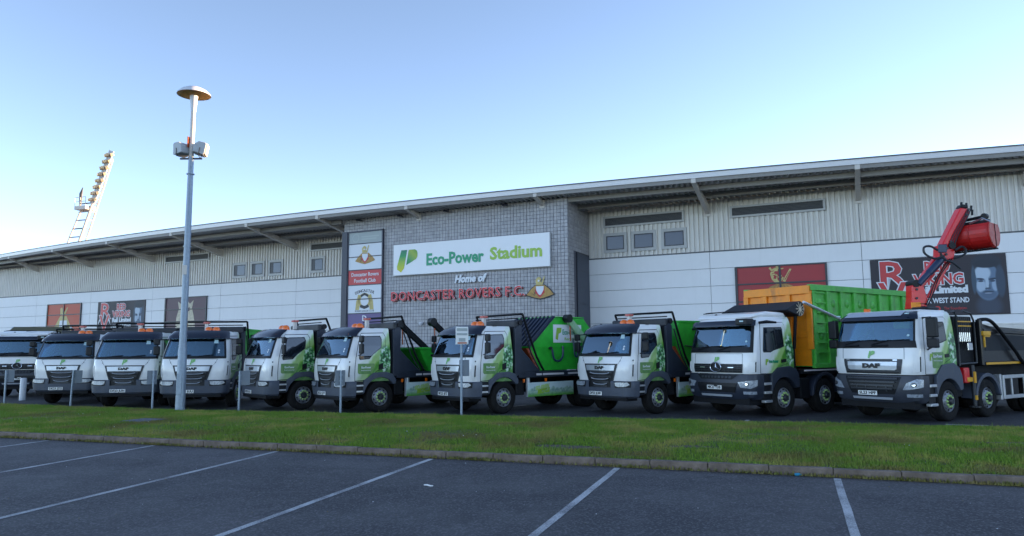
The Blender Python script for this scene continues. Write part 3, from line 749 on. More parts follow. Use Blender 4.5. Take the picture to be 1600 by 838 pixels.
# ------------------------------------------------------------------ signs (each a thing; local x along the wall, y up, z toward the viewer)
def wall_thing(name, u, z, off, label, cat, group=None):
    o = empty(name, (0, 0, 0), 0, label, cat, group)
    Uv = Vector((math.cos(WA), -math.sin(WA), 0)); Nv = Vector((-math.sin(WA), -math.cos(WA), 0))
    m4 = Matrix((Uv, Vector((0, 0, 1)), Nv)).transposed().to_4x4(); m4.translation = Vector((0, 45, 0)) + Uv * u + Nv * off + Vector((0, 0, z))
    o.matrix_world = m4; return o
def flat(mb_poly, z0, z1):
    return MB().prism(mb_poly, (0, 0, 0), (1, 0, 0), (0, 1, 0), (0, 0, 1), z0, z1)

def ramp_obj_mat(name, stops, axis_fn, lo, hi, rough=.4):
    m = bpy.data.materials.new(name); m.use_nodes = True; nt = m.node_tree; b = nt.nodes['Principled BSDF']; b.inputs['Roughness'].default_value = rough
    tc = nt.nodes.new('ShaderNodeTexCoord'); sp = nt.nodes.new('ShaderNodeSeparateXYZ'); nt.links.new(tc.outputs['Object'], sp.inputs[0])
    v = node_math(nt, 'ADD', node_math(nt, 'MULTIPLY', sp.outputs[0], axis_fn[0]), node_math(nt, 'MULTIPLY', sp.outputs[1], axis_fn[1]))
    r = nt.nodes.new('ShaderNodeMapRange'); r.inputs[1].default_value = lo; r.inputs[2].default_value = hi; nt.links.new(v, r.inputs[0])
    cr = nt.nodes.new('ShaderNodeValToRGB'); e = cr.color_ramp.elements
    e[0].position = stops[0][0]; e[0].color = (*stops[0][1], 1); e[1].position = stops[-1][0]; e[1].color = (*stops[-1][1], 1)
    for p, c in stops[1:-1]: k = e.new(p); k.color = (*c, 1)
    nt.links.new(r.outputs[0], cr.inputs[0]); nt.links.new(cr.outputs[0], b.inputs['Base Color']); return m
MT['logo_a'] = ramp_obj_mat('logo_gradient_bar', [(0, (.60, .55, .01)), (.4, (.33, .48, .02)), (.75, (.0, .28, .07)), (1, (0, .17, .09))], (0, 1), -.78, .56)
MT['logo_b'] = ramp_obj_mat('logo_gradient_bowl', [(0, (0, .15, .09)), (.45, (.0, .26, .07)), (.8, (.30, .42, .03)), (1, (.10, .30, .03))], (.7, .7), -.7, .9)

eco = wall_thing('stadium_name_sign', -6.5, 6.62, BO + .1, 'wide white sign with green lettering on the grey tiled block', 'sign')
MB().box(0, 10.68, 0, 1.95, 0, .12).build('board', 'sign_white', eco, bevel=.01)
rect_frame(MB(), .02, 10.66, .02, 1.93, .03, -.02, .0)
bk = MB(); bk.box(-.03, 10.71, -.03, 1.98, -.06, -.002); bk.build('back_frame', 'sign_edge', eco)
def sh(poly, dx, dy): return [(x + dx, y + dy) for x, y in poly]
flat([(-.32, .56), (-.02, .56), (.0, .56), (-.25, -.62), (-.40, -.78), (-.60, -.62), (-.62, -.42)], .12, .135)
l1 = MB().prism([(-.38, .60), (.05, .60), (-.18, -.55), (-.40, -.80), (-.68, -.62), (-.70, -.42)], (0, 0, 0), (1, 0, 0), (0, 1, 0), (0, 0, 1), .12, .135).build('logo_bar', 'logo_a', eco); l1.location = (.98, .98, 0)
l2 = MB().prism([(.13, .60), (.58, .60), (.72, .52), (.78, .36), (.76, .12), (.66, -.02), (-.05, -.36)], (0, 0, 0), (1, 0, 0), (0, 1, 0), (0, 0, 1), .12, .135).build('logo_bowl', 'logo_b', eco); l2.location = (1.02, .98, 0)
text_obj('lettering', 'Eco-Power', 1.0, .012, 'teal', eco, (4.42, .84, .13), off=.032, width=4.0)
text_obj('lettering', 'Stadium', 1.0, .012, 'leafgreen', eco, (8.55, .92, .13), off=.032, width=3.35)
ho = wall_thing('home_of_lettering', -1.08, 6.17, BO + .12, 'white italic words Home of above the red club name', 'lettering')
text_obj('letters', 'Home of', .62, .03, 'print_white', ho, (0, 0, 0), off=.032, shear=.25, width=2.2)
dr = wall_thing('club_name_lettering', -2.07, 5.28, BO + .12, 'red raised capitals with white outline reading Doncaster Rovers F.C.', 'lettering')
MT['return_red'] = mat('letter_return_red', (0.22, 0.012, 0.016), 0.5)
MT['bright_red'] = mat('letter_face_red', (0.66, 0.02, 0.03), 0.4)
text_obj('letter_returns', 'DONCASTER ROVERS F.C.', .80, .05, 'return_red', dr, (.05, -.05, -.03), off=.02, width=9.25, spacing=1.08)
text_obj('letter_outlines', 'DONCASTER ROVERS F.C.', .80, .012, 'print_white', dr, (0, 0, .04), off=.020, width=9.25, spacing=1.08)
text_obj('letter_faces', 'DONCASTER ROVERS F.C.', .80, .012, 'bright_red', dr, (0, 0, .06), off=.004, width=9.21, spacing=1.08)
def crest(parent, s, z, dark=True, mats=('gold', 'print_red', 'print_white', 'gold_pale')):
    g, r_, w, gp = mats; out = []
    fan = [(-.95, -.32), (-.62, .05), (-.32, .28), (.32, .28), (.62, .05), (.95, -.32), (.4, -.5), (0, -.58), (-.4, -.5)]
    T = lambda P: [(x * s, y * s) for x, y in P]
    if dark: flat(T([(x * 1.1, y * 1.12 - .0) for x, y in fan]), z, z + .03).build('crest_backing', 'print_black', parent); z += .03
    flat(T(fan), z, z + .012).build('crest_fan', g, parent)
    flat(T([(-.3, .14), (.3, .14), (.33, -.2), (0, -.52), (-.33, -.2)]), z + .012, z + .022).build('crest_shield_border', r_, parent)
    flat(T([(-.27, .22), (.27, .22), (.26, -.02), (.1, -.3), (0, -.36), (-.1, -.3), (-.26, -.02)]), z + .022, z + .03).build('crest_shield', w, parent)
    # helmeted figure with raised sword, as simple shapes
    flat(T([(-.26, .3), (-.3, .62), (-.2, .78), (-.05, .84), (.08, .76), (.1, .62), (.02, .56), (.14, .44), (.3, .88), (.36, .86), (.2, .34), (.16, .3)]), z + .012, z + .024).build('crest_figure', gp, parent)
    flat(T([(-.17, .6), (-.04, .64), (.0, .55), (-.1, .5)]), z + .024, z + .03).build('crest_face', w, parent)
    for k in range(3): flat(T([(-.55 + .1 * k, -.22 + .12 * k), (-.5 + .1 * k, -.25 + .12 * k), (-.36 + .03 * k, -.38 + .06 * k), (-.4 + .03 * k, -.38 + .06 * k)]), z + .012, z + .018).build('crest_fold', 'print_black', parent)
cr_ = wall_thing('club_crest', 3.49, 5.32, BO + .05, 'gold and red club crest with a helmeted figure right of the red letters', 'crest')
crest(cr_, .88, 0)

# totem of panels on the left edge of the block
tt = wall_thing('panel_totem', BL, 0, BO + .04, 'tall navy framed column of printed club panels at the block\'s left edge', 'sign')
MB().box(-.02, .42, 0, 9.72, 0, .16).build('navy_strip', 'strip', tt)
MB().box(.42, 3.22, 0, 9.72, 0, .05).build('back_board', 'strip', tt)
zz = [(8.9, 9.62, 'print_grey'), (8.04, 8.84, 'print_white'), (7.18, 7.98, 'print_white'), (6.2, 7.12, 'print_red'), (5.28, 6.14, 'print_white'), (4.36, 5.22, 'print_white'), (3.4, 4.3, 'print_violet'), (2.4, 3.34, 'print_white'), (1.4, 2.34, 'print_red'), (.3, 1.34, 'print_white')]
for a, b, m in zz: MB().box(.5, 3.14, a, b, .05, .08).build('panel', m, tt)
MT['faint'] = mat('faint_print', (0.42, 0.47, 0.45), 0.5)
cc = empty('crest_print', (0, 0, 0)); bpy.data.objects.remove(cc)
cm = MB(); cm.lathe([(.22, 0), (.28, 0), (.28, .008), (.22, .008), (.22, 0)], (1.05, 9.26, .08), (0, 0, 1), 20); cm.build('ring_print', 'faint', tt)
MB().box(1.5, 2.9, 9.28, 9.36, .08, .086).build('text_bar', 'faint', tt); MB().box(1.5, 2.7, 9.12, 9.2, .08, .086).build('text_bar', 'faint', tt)
class Off: pass
def crest_at(parent, s, x, y, z):
    before = set(parent.children); crest(parent, s, 0, False)
    for o in parent.children:
        if o not in before: o.location = (x, y, z)
crest_at(tt, .84, 1.82, 8.0, .082)
text_obj('lettering', 'Doncaster Rovers', .34, .004, 'print_white', tt, (1.82, 6.84, .085), off=.006, width=2.15)
text_obj('lettering', 'Football Club', .34, .004, 'print_white', tt, (1.82, 6.44, .085), off=.006, width=1.7)
for i, ch in enumerate('DONCASTER'):
    t = (i - 4) / 4.0
    text_obj('letter', ch, .26, .004, 'print_black', tt, (1.82 + math.sin(t * .62) * 1.15, 5.78 + (math.cos(t * .62) - 1) * .7, .085), rot=Matrix.Rotation(-t * .45, 4, 'Z'), off=.004)
gm = MB(); gm.lathe([(.33, 0), (.5, 0), (.5, .01), (.33, .01), (.33, 0)], (1.82, 5.14, .082), (0, 0, 1), 24); gm.build('wreath_print', 'gold_pale', tt)
for s in (-1, 1):
    flat([(s * .42 + 1.82, 4.55), (s * .72 + 1.82, 4.55), (s * .66 + 1.82, 5.1), (s * .5 + 1.82, 5.55), (s * .34 + 1.82, 5.5)][::s], .083, .092).build('supporter_print', 'gold_pale', tt)
flat([(1.46, 4.72), (1.82, 4.6), (2.18, 4.72), (2.12, 4.9), (1.82, 4.8), (1.52, 4.9)], .083, .094).build('ribbon_print', 'print_black', tt)
flat([(1.5, 5.5), (1.82, 5.66), (2.14, 5.5), (2.1, 5.36), (1.82, 5.5), (1.54, 5.36)], .083, .094).build('cap_print', 'print_black', tt)
text_obj('lettering', 'RUGBY LEAGUE CLUB', .15, .003, 'print_black', tt, (1.82, 4.47, .085), width=1.5)
text_obj('lettering', 'D', .5, .003, 'print_white', tt, (1.82, 4.0, .085), off=.01)
# mullion bars in front of the prints
mb = MB()
for a in (8.87, 8.01, 7.15, 6.17, 5.25, 4.33, 3.37): mb.box(.42, 3.22, a - .025, a + .025, .05, .11)
mb.box(3.14, 3.22, .0, 9.72, .05, .12); mb.box(.42, .5, 0, 9.72, .05, .12); mb.box(.42, 3.22, 9.62, 9.72, .05, .12); mb.build('frame_bars', 'strip', tt)

def window_banner(name, u0, u1, z1, rowsz, m, label, fig):
    w = u1 - u0; t = wall_thing(name, u0, 0, .06, label, 'window banner')
    zs = [z1] + rowsz; x = [0, w / 2, w]
    for a, b in zip(zs[1:], zs[:-1]):
        for p, q in ((0, w / 2), (w / 2, w)): MB().box(p + .05, q - .05, a + .03, b - .03, 0, .03).build('pane', m, t)
    fr = MB(); fr.box(0, .13, zs[-1], z1, -.0, .09); fr.box(w - .1, w, zs[-1], z1, 0, .09); fr.box(w / 2 - .05, w / 2 + .05, zs[-1], z1, 0, .085)
    for z in zs: fr.box(0, w, z - .035, z + .045, 0, .08)
    fr.build('frame', 'winframe', t); fig(t, w, z1)
def fig_red(t, w, z1):
    P = lambda pts, m='gold_pale', d=.04: flat([(w / 2 + x, z1 + y) for x, y in pts], .03, d).build('figure_print', m, t)
    P([(-.42, -.75), (-.5, -.45), (-.42, -.2), (-.22, -.1), (-.08, -.18), (-.1, -.3), (-.26, -.3), (-.3, -.42), (-.12, -.5), (-.14, -.75), (.0, -.95), (-.2, -1.0)])
    P([(.12, -.85), (.5, -.2), (.6, -.22), (.25, -.9)]); P([(.0, -.16), (.2, -.14), (.18, -.2), (.0, -.22)])
    P([(-.9, -1.5), (-.55, -1.15), (-.2, -1.0), (.3, -1.0), (.6, -1.12), (.95, -1.5), (.4, -1.75), (-.4, -1.75)], 'gold', .036)
    P([(-.34, -.7), (-.3, -.52), (-.18, -.56), (-.2, -.72)], 'print_dkred', .045)
    for k in range(4): P([(-.46 + .05 * k, -.30 - .11 * k), (-.30 + .05 * k, -.26 - .11 * k), (-.29 + .05 * k, -.29 - .11 * k), (-.46 + .05 * k, -.335 - .11 * k)], 'print_dkred', .046)
    P([(-.56, -.12), (-.44, -.28), (-.38, -.22), (-.48, -.06)]); P([(-.2, -.05), (-.12, -.2), (-.04, -.16), (-.1, .0)][::1]); P([(-.02, -.78), (.14, -.62), (.2, -.68), (.06, -.86)]); P([(-.1, -.6), (.1, -.52), (.1, -.58), (-.06, -.68)])
    P([(.22, -.78), (.5, -.31), (.52, -.33), (.26, -.80)], 'print_dkred', .046)
    for k in range(5): P([(-.62 + .3 * k, -1.48), (-.58 + .3 * k, -1.48), (-.18 + .12 * k, -1.04), (-.2 + .12 * k, -1.04)], 'print_dkred', .046)
def fig_orange(t, w, z1):
    P = lambda pts, m='gold_pale', d=.04: flat([(w / 2 + x, z1 + y) for x, y in pts], .03, d).build('figure_print', m, t)
    P([(-.5, -.9), (-.52, -.4), (-.3, -.3), (-.15, -.5), (-.15, -.8), (.0, -.85), (.45, -.3), (.55, -.35), (.2, -1.0), (-.4, -1.05)])
    P([(-1.4, -2.3), (-.5, -1.1), (.4, -1.1), (1.3, -2.3), (1.0, -2.6), (-1.0, -2.6)]); P([(-.6, -2.4), (-.5, -1.5), (.5, -1.5), (.6, -2.4)], 'print_white', .045)
def fig_purple(t, w, z1):
    P = lambda pts, m='cream', d=.04: flat([(w / 2 + x, z1 + y) for x, y in pts], .03, d).build('figure_print', m, t)
    P([(-1.1, -2.6), (-1.0, -1.6), (-.75, -.9), (-.9, -.3), (-.5, -.55), (-.2, -.3), (.25, -.3), (.5, -.55), (.9, -.25), (.75, -.9), (1.0, -1.6), (1.2, -2.6)])
    P([(-.5, -.8), (-.2, -.9), (-.25, -1.2), (-.5, -1.1)], 'print_purple', .045); P([(.5, -.8), (.2, -.9), (.25, -1.2), (.5, -1.1)], 'print_purple', .045)
    P([(-.3, -1.5), (.3, -1.5), (.4, -2.4), (-.4, -2.4)], 'gold', .045)
window_banner('window_banner', 13.74, 18.42, 6.34, [5.39, 4.43, 3.45], 'print_dkred', 'dark red printed window with pale gold figure above the orange container', fig_red)
window_banner('window_banner', -47.56, -42.66, 6.38, [5.4, 4.42, 3.45], 'print_orange', 'orange printed window with gold figure at the far left of the stand', fig_orange)
window_banner('window_banner', -31.85, -27.02, 6.38, [5.4, 4.42, 3.45], 'print_purple', 'brown mauve printed window with cream animal figure behind the lamp post', fig_purple)

def portrait_mat(name, cx, cy, s):
    # flat print: a blue toned face on the dark banner, soft shapes only
    m = bpy.data.materials.new(name); m.use_nodes = True; nt = m.node_tree; b = nt.nodes['Principled BSDF']; b.inputs['Roughness'].default_value = .55
    tc = nt.nodes.new('ShaderNodeTexCoord'); sp = nt.nodes.new('ShaderNodeSeparateXYZ'); nt.links.new(tc.outputs['Object'], sp.inputs[0])
    X = node_math(nt, 'DIVIDE', node_math(nt, 'SUBTRACT', sp.outputs[0], cx), s); Y = node_math(nt, 'DIVIDE', node_math(nt, 'SUBTRACT', sp.outputs[1], cy), s)
    def ell(x, y, a, b_, lo=1.25, hi=.6, ang=0.0):
        dx = node_math(nt, 'SUBTRACT', X, x); dy = node_math(nt, 'SUBTRACT', Y, y)
        c_, s_ = math.cos(ang), math.sin(ang)
        px = node_math(nt, 'ADD', node_math(nt, 'MULTIPLY', dx, c_ / a), node_math(nt, 'MULTIPLY', dy, s_ / a))
        py = node_math(nt, 'ADD', node_math(nt, 'MULTIPLY', dx, -s_ / b_), node_math(nt, 'MULTIPLY', dy, c_ / b_))
        r2 = node_math(nt, 'ADD', node_math(nt, 'MULTIPLY', px, px), node_math(nt, 'MULTIPLY', py, py))
        return smooth(nt, r2, lo, hi)
    bg = (.032, .026, .034); c = mixc(nt, ell(0, -1.2, .55, .6, 1.4, .2), bg, (.05, .06, .09))
    c = mixc(nt, ell(0, .9, .62, .42, 1.2, .8), c, (.025, .03, .045))
    c = mixc(nt, ell(0, -.02, .56, .92, 1.06, .8), c, (.12, .18, .27))
    c = mixc(nt, ell(-.18, .42, .34, .36), c, (.44, .52, .62))
    c = mixc(nt, ell(-.27, -.2, .2, .32), c, (.38, .46, .57)); c = mixc(nt, ell(.3, -.18, .14, .3), c, (.30, .38, .50))
    c = mixc(nt, ell(-.02, -.05, .07, .34), c, (.42, .50, .60))
    c = mixc(nt, ell(-.28, .13, .17, .05, ang=-.12), c, (.03, .045, .08)); c = mixc(nt, ell(.22, .12, .18, .05, ang=.12), c, (.03, .045, .08))
    c = mixc(nt, ell(-.27, .03, .12, .05), c, (.05, .07, .11)); c = mixc(nt, ell(.2, .02, .12, .05), c, (.05, .07, .11))
    c = mixc(nt, ell(.08, -.22, .05, .1), c, (.10, .14, .2)); c = mixc(nt, ell(0, -.33, .13, .04), c, (.06, .08, .12))
    c = mixc(nt, ell(0, -.62, .36, .24, 1.3, .3), c, (.09, .13, .2)); c = mixc(nt, ell(0, -.5, .24, .035), c, (.03, .05, .08)); c = mixc(nt, ell(-.0, -.56, .16, .035), c, (.24, .28, .36))
    c = mixc(nt, ell(.52, .0, .2, .8), c, (.045, .065, .10)); c = mixc(nt, ell(0, .86, .56, .22, 1.1, .6), c, (.02, .026, .04)); c = mixc(nt, ell(-.55, .1, .1, .7), c, (.05, .08, .12))
    nt.links.new(c, b.inputs['Base Color']); return m
def rv_banner(u0, z0, w, h, label, sub):
    t = wall_thing('sponsor_banner', u0, z0, .06, label, 'banner', 'dark sponsor banners on the white panels')
    s = h / 2.85
    MB().box(0, w, 0, h, 0, .03).build('banner_sheet', 'banner', t)
    MT['portrait_%d' % int(u0)] = portrait_mat('portrait_print', w - .80 * s, h * .54, .98 * s)
    MB().box(w - 1.5 * s, w - .03, .06, h - .03, .03, .036).build('portrait_print', 'portrait_%d' % int(u0), t)
    sc2 = w / 5.85
    def tx(txt, size, x, y, width, m, z, off, nm='lettering'): text_obj(nm, txt, size, .003, m, t, (x * sc2, y * s, z), off=off, width=width * sc2)
    # monogram
    tx('R', 1.9 * s, .98, 1.98, 1.42, 'print_white', .04, .075 * s, 'monogram'); tx('R', 1.9 * s, .98, 1.98, 1.30, 'print_red', .05, .025 * s, 'monogram')
    tx('V', 1.9 * s, .95, .92, 1.46, 'print_white', .06, .075 * s, 'monogram'); tx('V', 1.9 * s, .95, .92, 1.30, 'print_red', .07, .025 * s, 'monogram')
    for sg in (-1, 1):
        flat([((.95 + sg * .35) * sc2, 1.5 * s), ((.95 + sg * .78) * sc2, .85 * s), ((.95 + sg * .70) * sc2, 1.2 * s), ((.95 + sg * .5) * sc2, 1.5 * s)][::sg], .06, .065).build('wing_print', 'print_white', t)
    tx('RED', .72 * s, 2.95, 2.33, 1.15, 'print_white', .04, .06 * s); tx('RED', .72 * s, 2.95, 2.33, 1.08, 'print_red', .05, .02 * s)
    tx('VIKING', .72 * s, 3.0, 1.72, 2.25, 'print_white', .04, .06 * s); tx('VIKING', .72 * s, 3.0, 1.72, 2.16, 'print_red', .05, .02 * s)
    tx('Rail Limited', .46 * s, 3.05, 1.22, 2.3, 'print_white', .04, .03 * s)
    tx('RIVER WEST STAND' if False else 'THE MAJOR BROKER WEST STAND' if False else 'UNDER WEST STAND', .34 * s, 3.0, .70, 2.45, 'print_white', .04, .01 * s)
    if sub:
        text_obj('lettering', 'The Foundation', .2, .003, 'print_red', t, (3.6, .33, .04), width=.95)
        MB().lathe([(.07, 0), (.13, 0), (.13, .008), (.07, .008)], (2.85, .33, .036), (0, 0, 1), 16).build('roundel_print', 'print_red', t)
rv_banner(20.45, 3.44, 5.83, 2.92, 'large dark sponsor banner with red monogram and blue face at the right, behind the crane', True)
rv_banner(-40.4, 3.5, 6.15, 2.88, 'dark sponsor banner with red monogram on the left wing, above white truck cabs', False)

# ------------------------------------------------------------------ lamp post with dome head and two floodlights
lp = empty('lamp_post', (-10.50, 22.62, GZ), 0, 'tall galvanised lamp post with shallow dome head and two floodlights, standing in the grass', 'lamp post')
LH = 10.45
MB().lathe([(.148, -.1), (.145, 0.0), (.14, .8), (.132, 1.9), (.115, 2.0), (.11, 2.1), (.095, 6.0), (.082, 8.1), (.075, 8.2)], (0, 0, 0), (0, 0, 1), 16).build('lower_pole', 'galv', lp, smooth_=True)
MB().lathe([(.075, 8.1), (.073, 9.72), (.07, 9.74), (.07, 9.8)], (0, 0, 0), (0, 0, 1), 14).build('upper_pole', 'beam', lp, smooth_=True)  # cream instead of galvanised grey paints the sunlit top of the pole
MB().lathe([(.07, 9.7), (.085, 9.75), (.11, 10.1), (.125, 10.22), (.125, 10.26), (.0, 10.26)], (0, 0, 0), (0, 0, 1), 16).build('neck', 'lamp_white', lp, smooth_=True)
hd = MB().lathe([(.0, 10.57), (.12, 10.56), (.26, 10.52), (.41, 10.44), (.51, 10.34), (.53, 10.29), (.51, 10.30)], (0, 0, 0), (0, 0, 1), 28).build('lamp_head', 'lamp_white', lp, smooth_=True)
MB().lathe([(.51, 10.30), (.46, 10.37), (.36, 10.45), (.2, 10.50), (0.1, 10.5)], (0, 0, 0), (0, 0, 1), 28).build('reflector', 'lamp_under_sunlit', hd, smooth_=True)
for (x, y, ang, tilt) in ((-.34, .0, math.pi * .86, .05), (.36, -.02, .25, .18)):
    fl = MB()
    prof = [(-.26, -.2), (.16, -.25), (.2, -.2), (.2, .2), (.14, .25), (-.1, .25), (-.24, .12)]
    fl.prism(prof, (0, 0, 0), (1, 0, 0), (0, 0, 1), (0, 1, 0), -.27, .27)
    f = fl.build('floodlight', 'flood_box', lp, bevel=.02); f.matrix_local = Matrix.Translation((x * .9, y, 8.44)) @ Matrix.Scale(.82, 4) @ Matrix.Rotation(ang, 4, 'Z') @ Matrix.Rotation(tilt, 4, 'Y')
    MB().box(.2, .235, -.24, .24, -.22, .22).build('lens', 'flood_sunlit', f, bevel=.01)
    b = MB(); b.tube([(-.0, -.29, 0), (0, -.29, -.32), (0, .29, -.32), (0, .29, 0)], .014, 6); b.build('yoke', 'black', f)
b = MB(); b.beam((-.36, 0, 8.13), (.36, 0, 8.13), .05, .05); b.build('cross_arm', 'steel_dark', lp)
MB().box(-.10, -.075, -.12, .12, 8.5, 8.85).build('label_plate', 'rust', lp)
MB().box(-.07, .07, -.125, -.10, 4.3, 4.6).build('service_tag', 'beam', lp); MB().box(-.08, .08, -.155, -.12, .5, 1.15).build('access_door', 'galv', lp, bevel=.01)
mb = MB()
for z in (1.95, 2.02, 5.2, 7.6): mb.lathe([(.08, z), (.125, z), (.125, z + .03), (.08, z + .03)], (0, 0, 0), (0, 0, 1), 14)
mb.build('band_clip', 'galv', lp)

# small notice posts along the verge
def post(x, y, h, dx, label, tall=False, tilt=0.0, w=.30, hh=.46):
    p = empty('notice_post', (x, y, GZ), .42, label, 'notice post', 'small grey notice posts along the verge'); p.rotation_euler[1] = tilt
    m_ = MB(); m_.tube([(0, 0, -.1), (0, 0, h)], .034, 10); m_.build('post', 'galv', p, smooth_=True)
    z = h - hh if not tall else 1.08
    pl = MB().box(dx - w / 2, dx + w / 2, .036, .05, z, z + hh).build('plate', 'plate_grey', p, bevel=.004)
    for q in (z + .12, z + hh - .16): MB().box(-.05, .05, .0, .036, q, q + .04).build('bracket', 'galv', p)
    if tall:
        MB().box(-.19, .19, -.055, -.04, h - .48, h + .02).build('notice', 'plate', p, bevel=.004)
        t = MB().box(-.16, .16, -.06, -.055, h - .1, h - .02); t.box(-.16, .16, -.06, -.055, h - .22, h - .16); t.box(-.1, .1, -.06, -.055, h - .4, h - .3); t.build('notice_print', 'print_grey', p)
        MB().box(-.14, .14, -.062, -.0602, h - .46, h - .42).build('notice_print', 'rust', p)
post(-18.85, 26.55, 1.22, .10, 'short grey notice post at the far left in front of the leftmost truck')
post(-16.05, 26.0, 1.2, .13, 'short grey notice post in front of the second row truck left of the lamp', tilt=.03)
post(-12.05, 23.95, 1.22, -.05, 'short grey notice post just left of the lamp post, plate behind it')
post(-8.68, 22.7, 1.22, .16, 'short grey notice post right of the lamp post, between two truck cabs')
post(-5.22, 21.7, 1.24, -.02, 'short grey notice post in front of the truck below the panel totem')
post(-1.46, 20.28, 2.46, .1, 'taller notice post with white notice above a grey plate', tall=True)
bo = MB().lathe([(.12, 0), (.12, .86), (.10, .92), (0, .93)], (-20.55, 30.0, 0), (0, 0, 1), 14).build('bollard', 'lamp_white', smooth_=True)
tag(bo, 'thick white bollard between the two leftmost trucks', 'bollard')

# ------------------------------------------------------------------ floodlight mast behind the stand
ft = empty('floodlight_mast', (-68.0, 100, 0), -.35, 'leaning white lattice mast with a cluster of stadium floodlights coloured warm as if sunlit, behind the roof', 'floodlight mast')
HT = 32.3; lean = Vector((.425, .0, 1)).normalized(); A0 = Vector((0, 0, 0))
def mp(t, sx, sy=0.0, up=0.0): return A0 + lean * (t * HT) + Vector((sx, sy, up))
for sx, sy, r in ((-1.15, 0, .12), (.95, 0, .17), (.75, 1.1, .12)):
    MB().tube([mp(0, sx * 1.3, sy * 1.3), mp(.62, sx, sy), mp(.97 if sx > 0 else .73, sx * .8, sy * .7)], r, 8).build('mast_tube', 'mast', ft, smooth_=True)
for k in range(19):
    t = .06 + k * .039
    m_ = MB(); m_.tube([mp(t, -1.18), mp(t, .98)], .09, 6); m_.tube([mp(t, .98), mp(t, .78, 1.1)], .05, 6); m_.build('rung', 'cable' if k % 3 else 'trim', ft)
m_ = MB().box(-1.0, 1.1, -.8, .8, 0, .5); pf = m_.build('platform', 'mast', ft); pf.location = mp(.73, -.2, 0)
rl = MB()
for x in (-1.0, 0, 1.0): rl.tube([(x, -.75, .5), (x, -.75, 1.7)], .04, 6)
rl.tube([(-1, -.75, 1.7), (1, -.75, 1.7)], .04, 6); rl.tube([(-1, -.75, 1.1), (1, -.75, 1.1)], .04, 6); rl.build('handrail', 'mast', pf)
MB().tube([(-.9, 0, .5), (-.9, 0, 2.4), (-.6, 0, 3.3)], [.14, .22, .05], 7).build('siren', 'steel_dark', pf)
for k in range(8):
    t = .775 + k * .029
    for j in range(3):
        p = mp(t, .35 + j * .52, -.25 - .2 * (j % 2))
        f = MB().box(-.24, .24, -.16, .20, -.20, .20).build('floodlight', 'flood_sunlit', ft, bevel=.05); f.location = p
        f.rotation_euler = (random.uniform(.1, .4), random.uniform(-.15, .15), -.6 + random.uniform(-.3, .3))
        MB().box(-.20, .20, -.19, -.155, -.16, .16).build('lens', 'lamp_under_sunlit', f, bevel=.02)
    MB().tube([mp(t, -.1), mp(t, 1.6)], .06, 6).build('lamp_rail', 'cable', ft)
MB().beam(mp(.76, .9, -.05), mp(1.0, .9, -.05), .9, .12, (0, 1, 0)).build('lamp_frame', 'flood_box', ft)
for (tx_, ty_) in ((-16, -4), (-8.5, 6), (14.5, 3), (17.5, -5)):
    MB().tube([mp(.47, 0), Vector((mp(.47, 0).x + tx_, ty_, 0))], .05, 5).build('stay_cable', 'cable', ft)

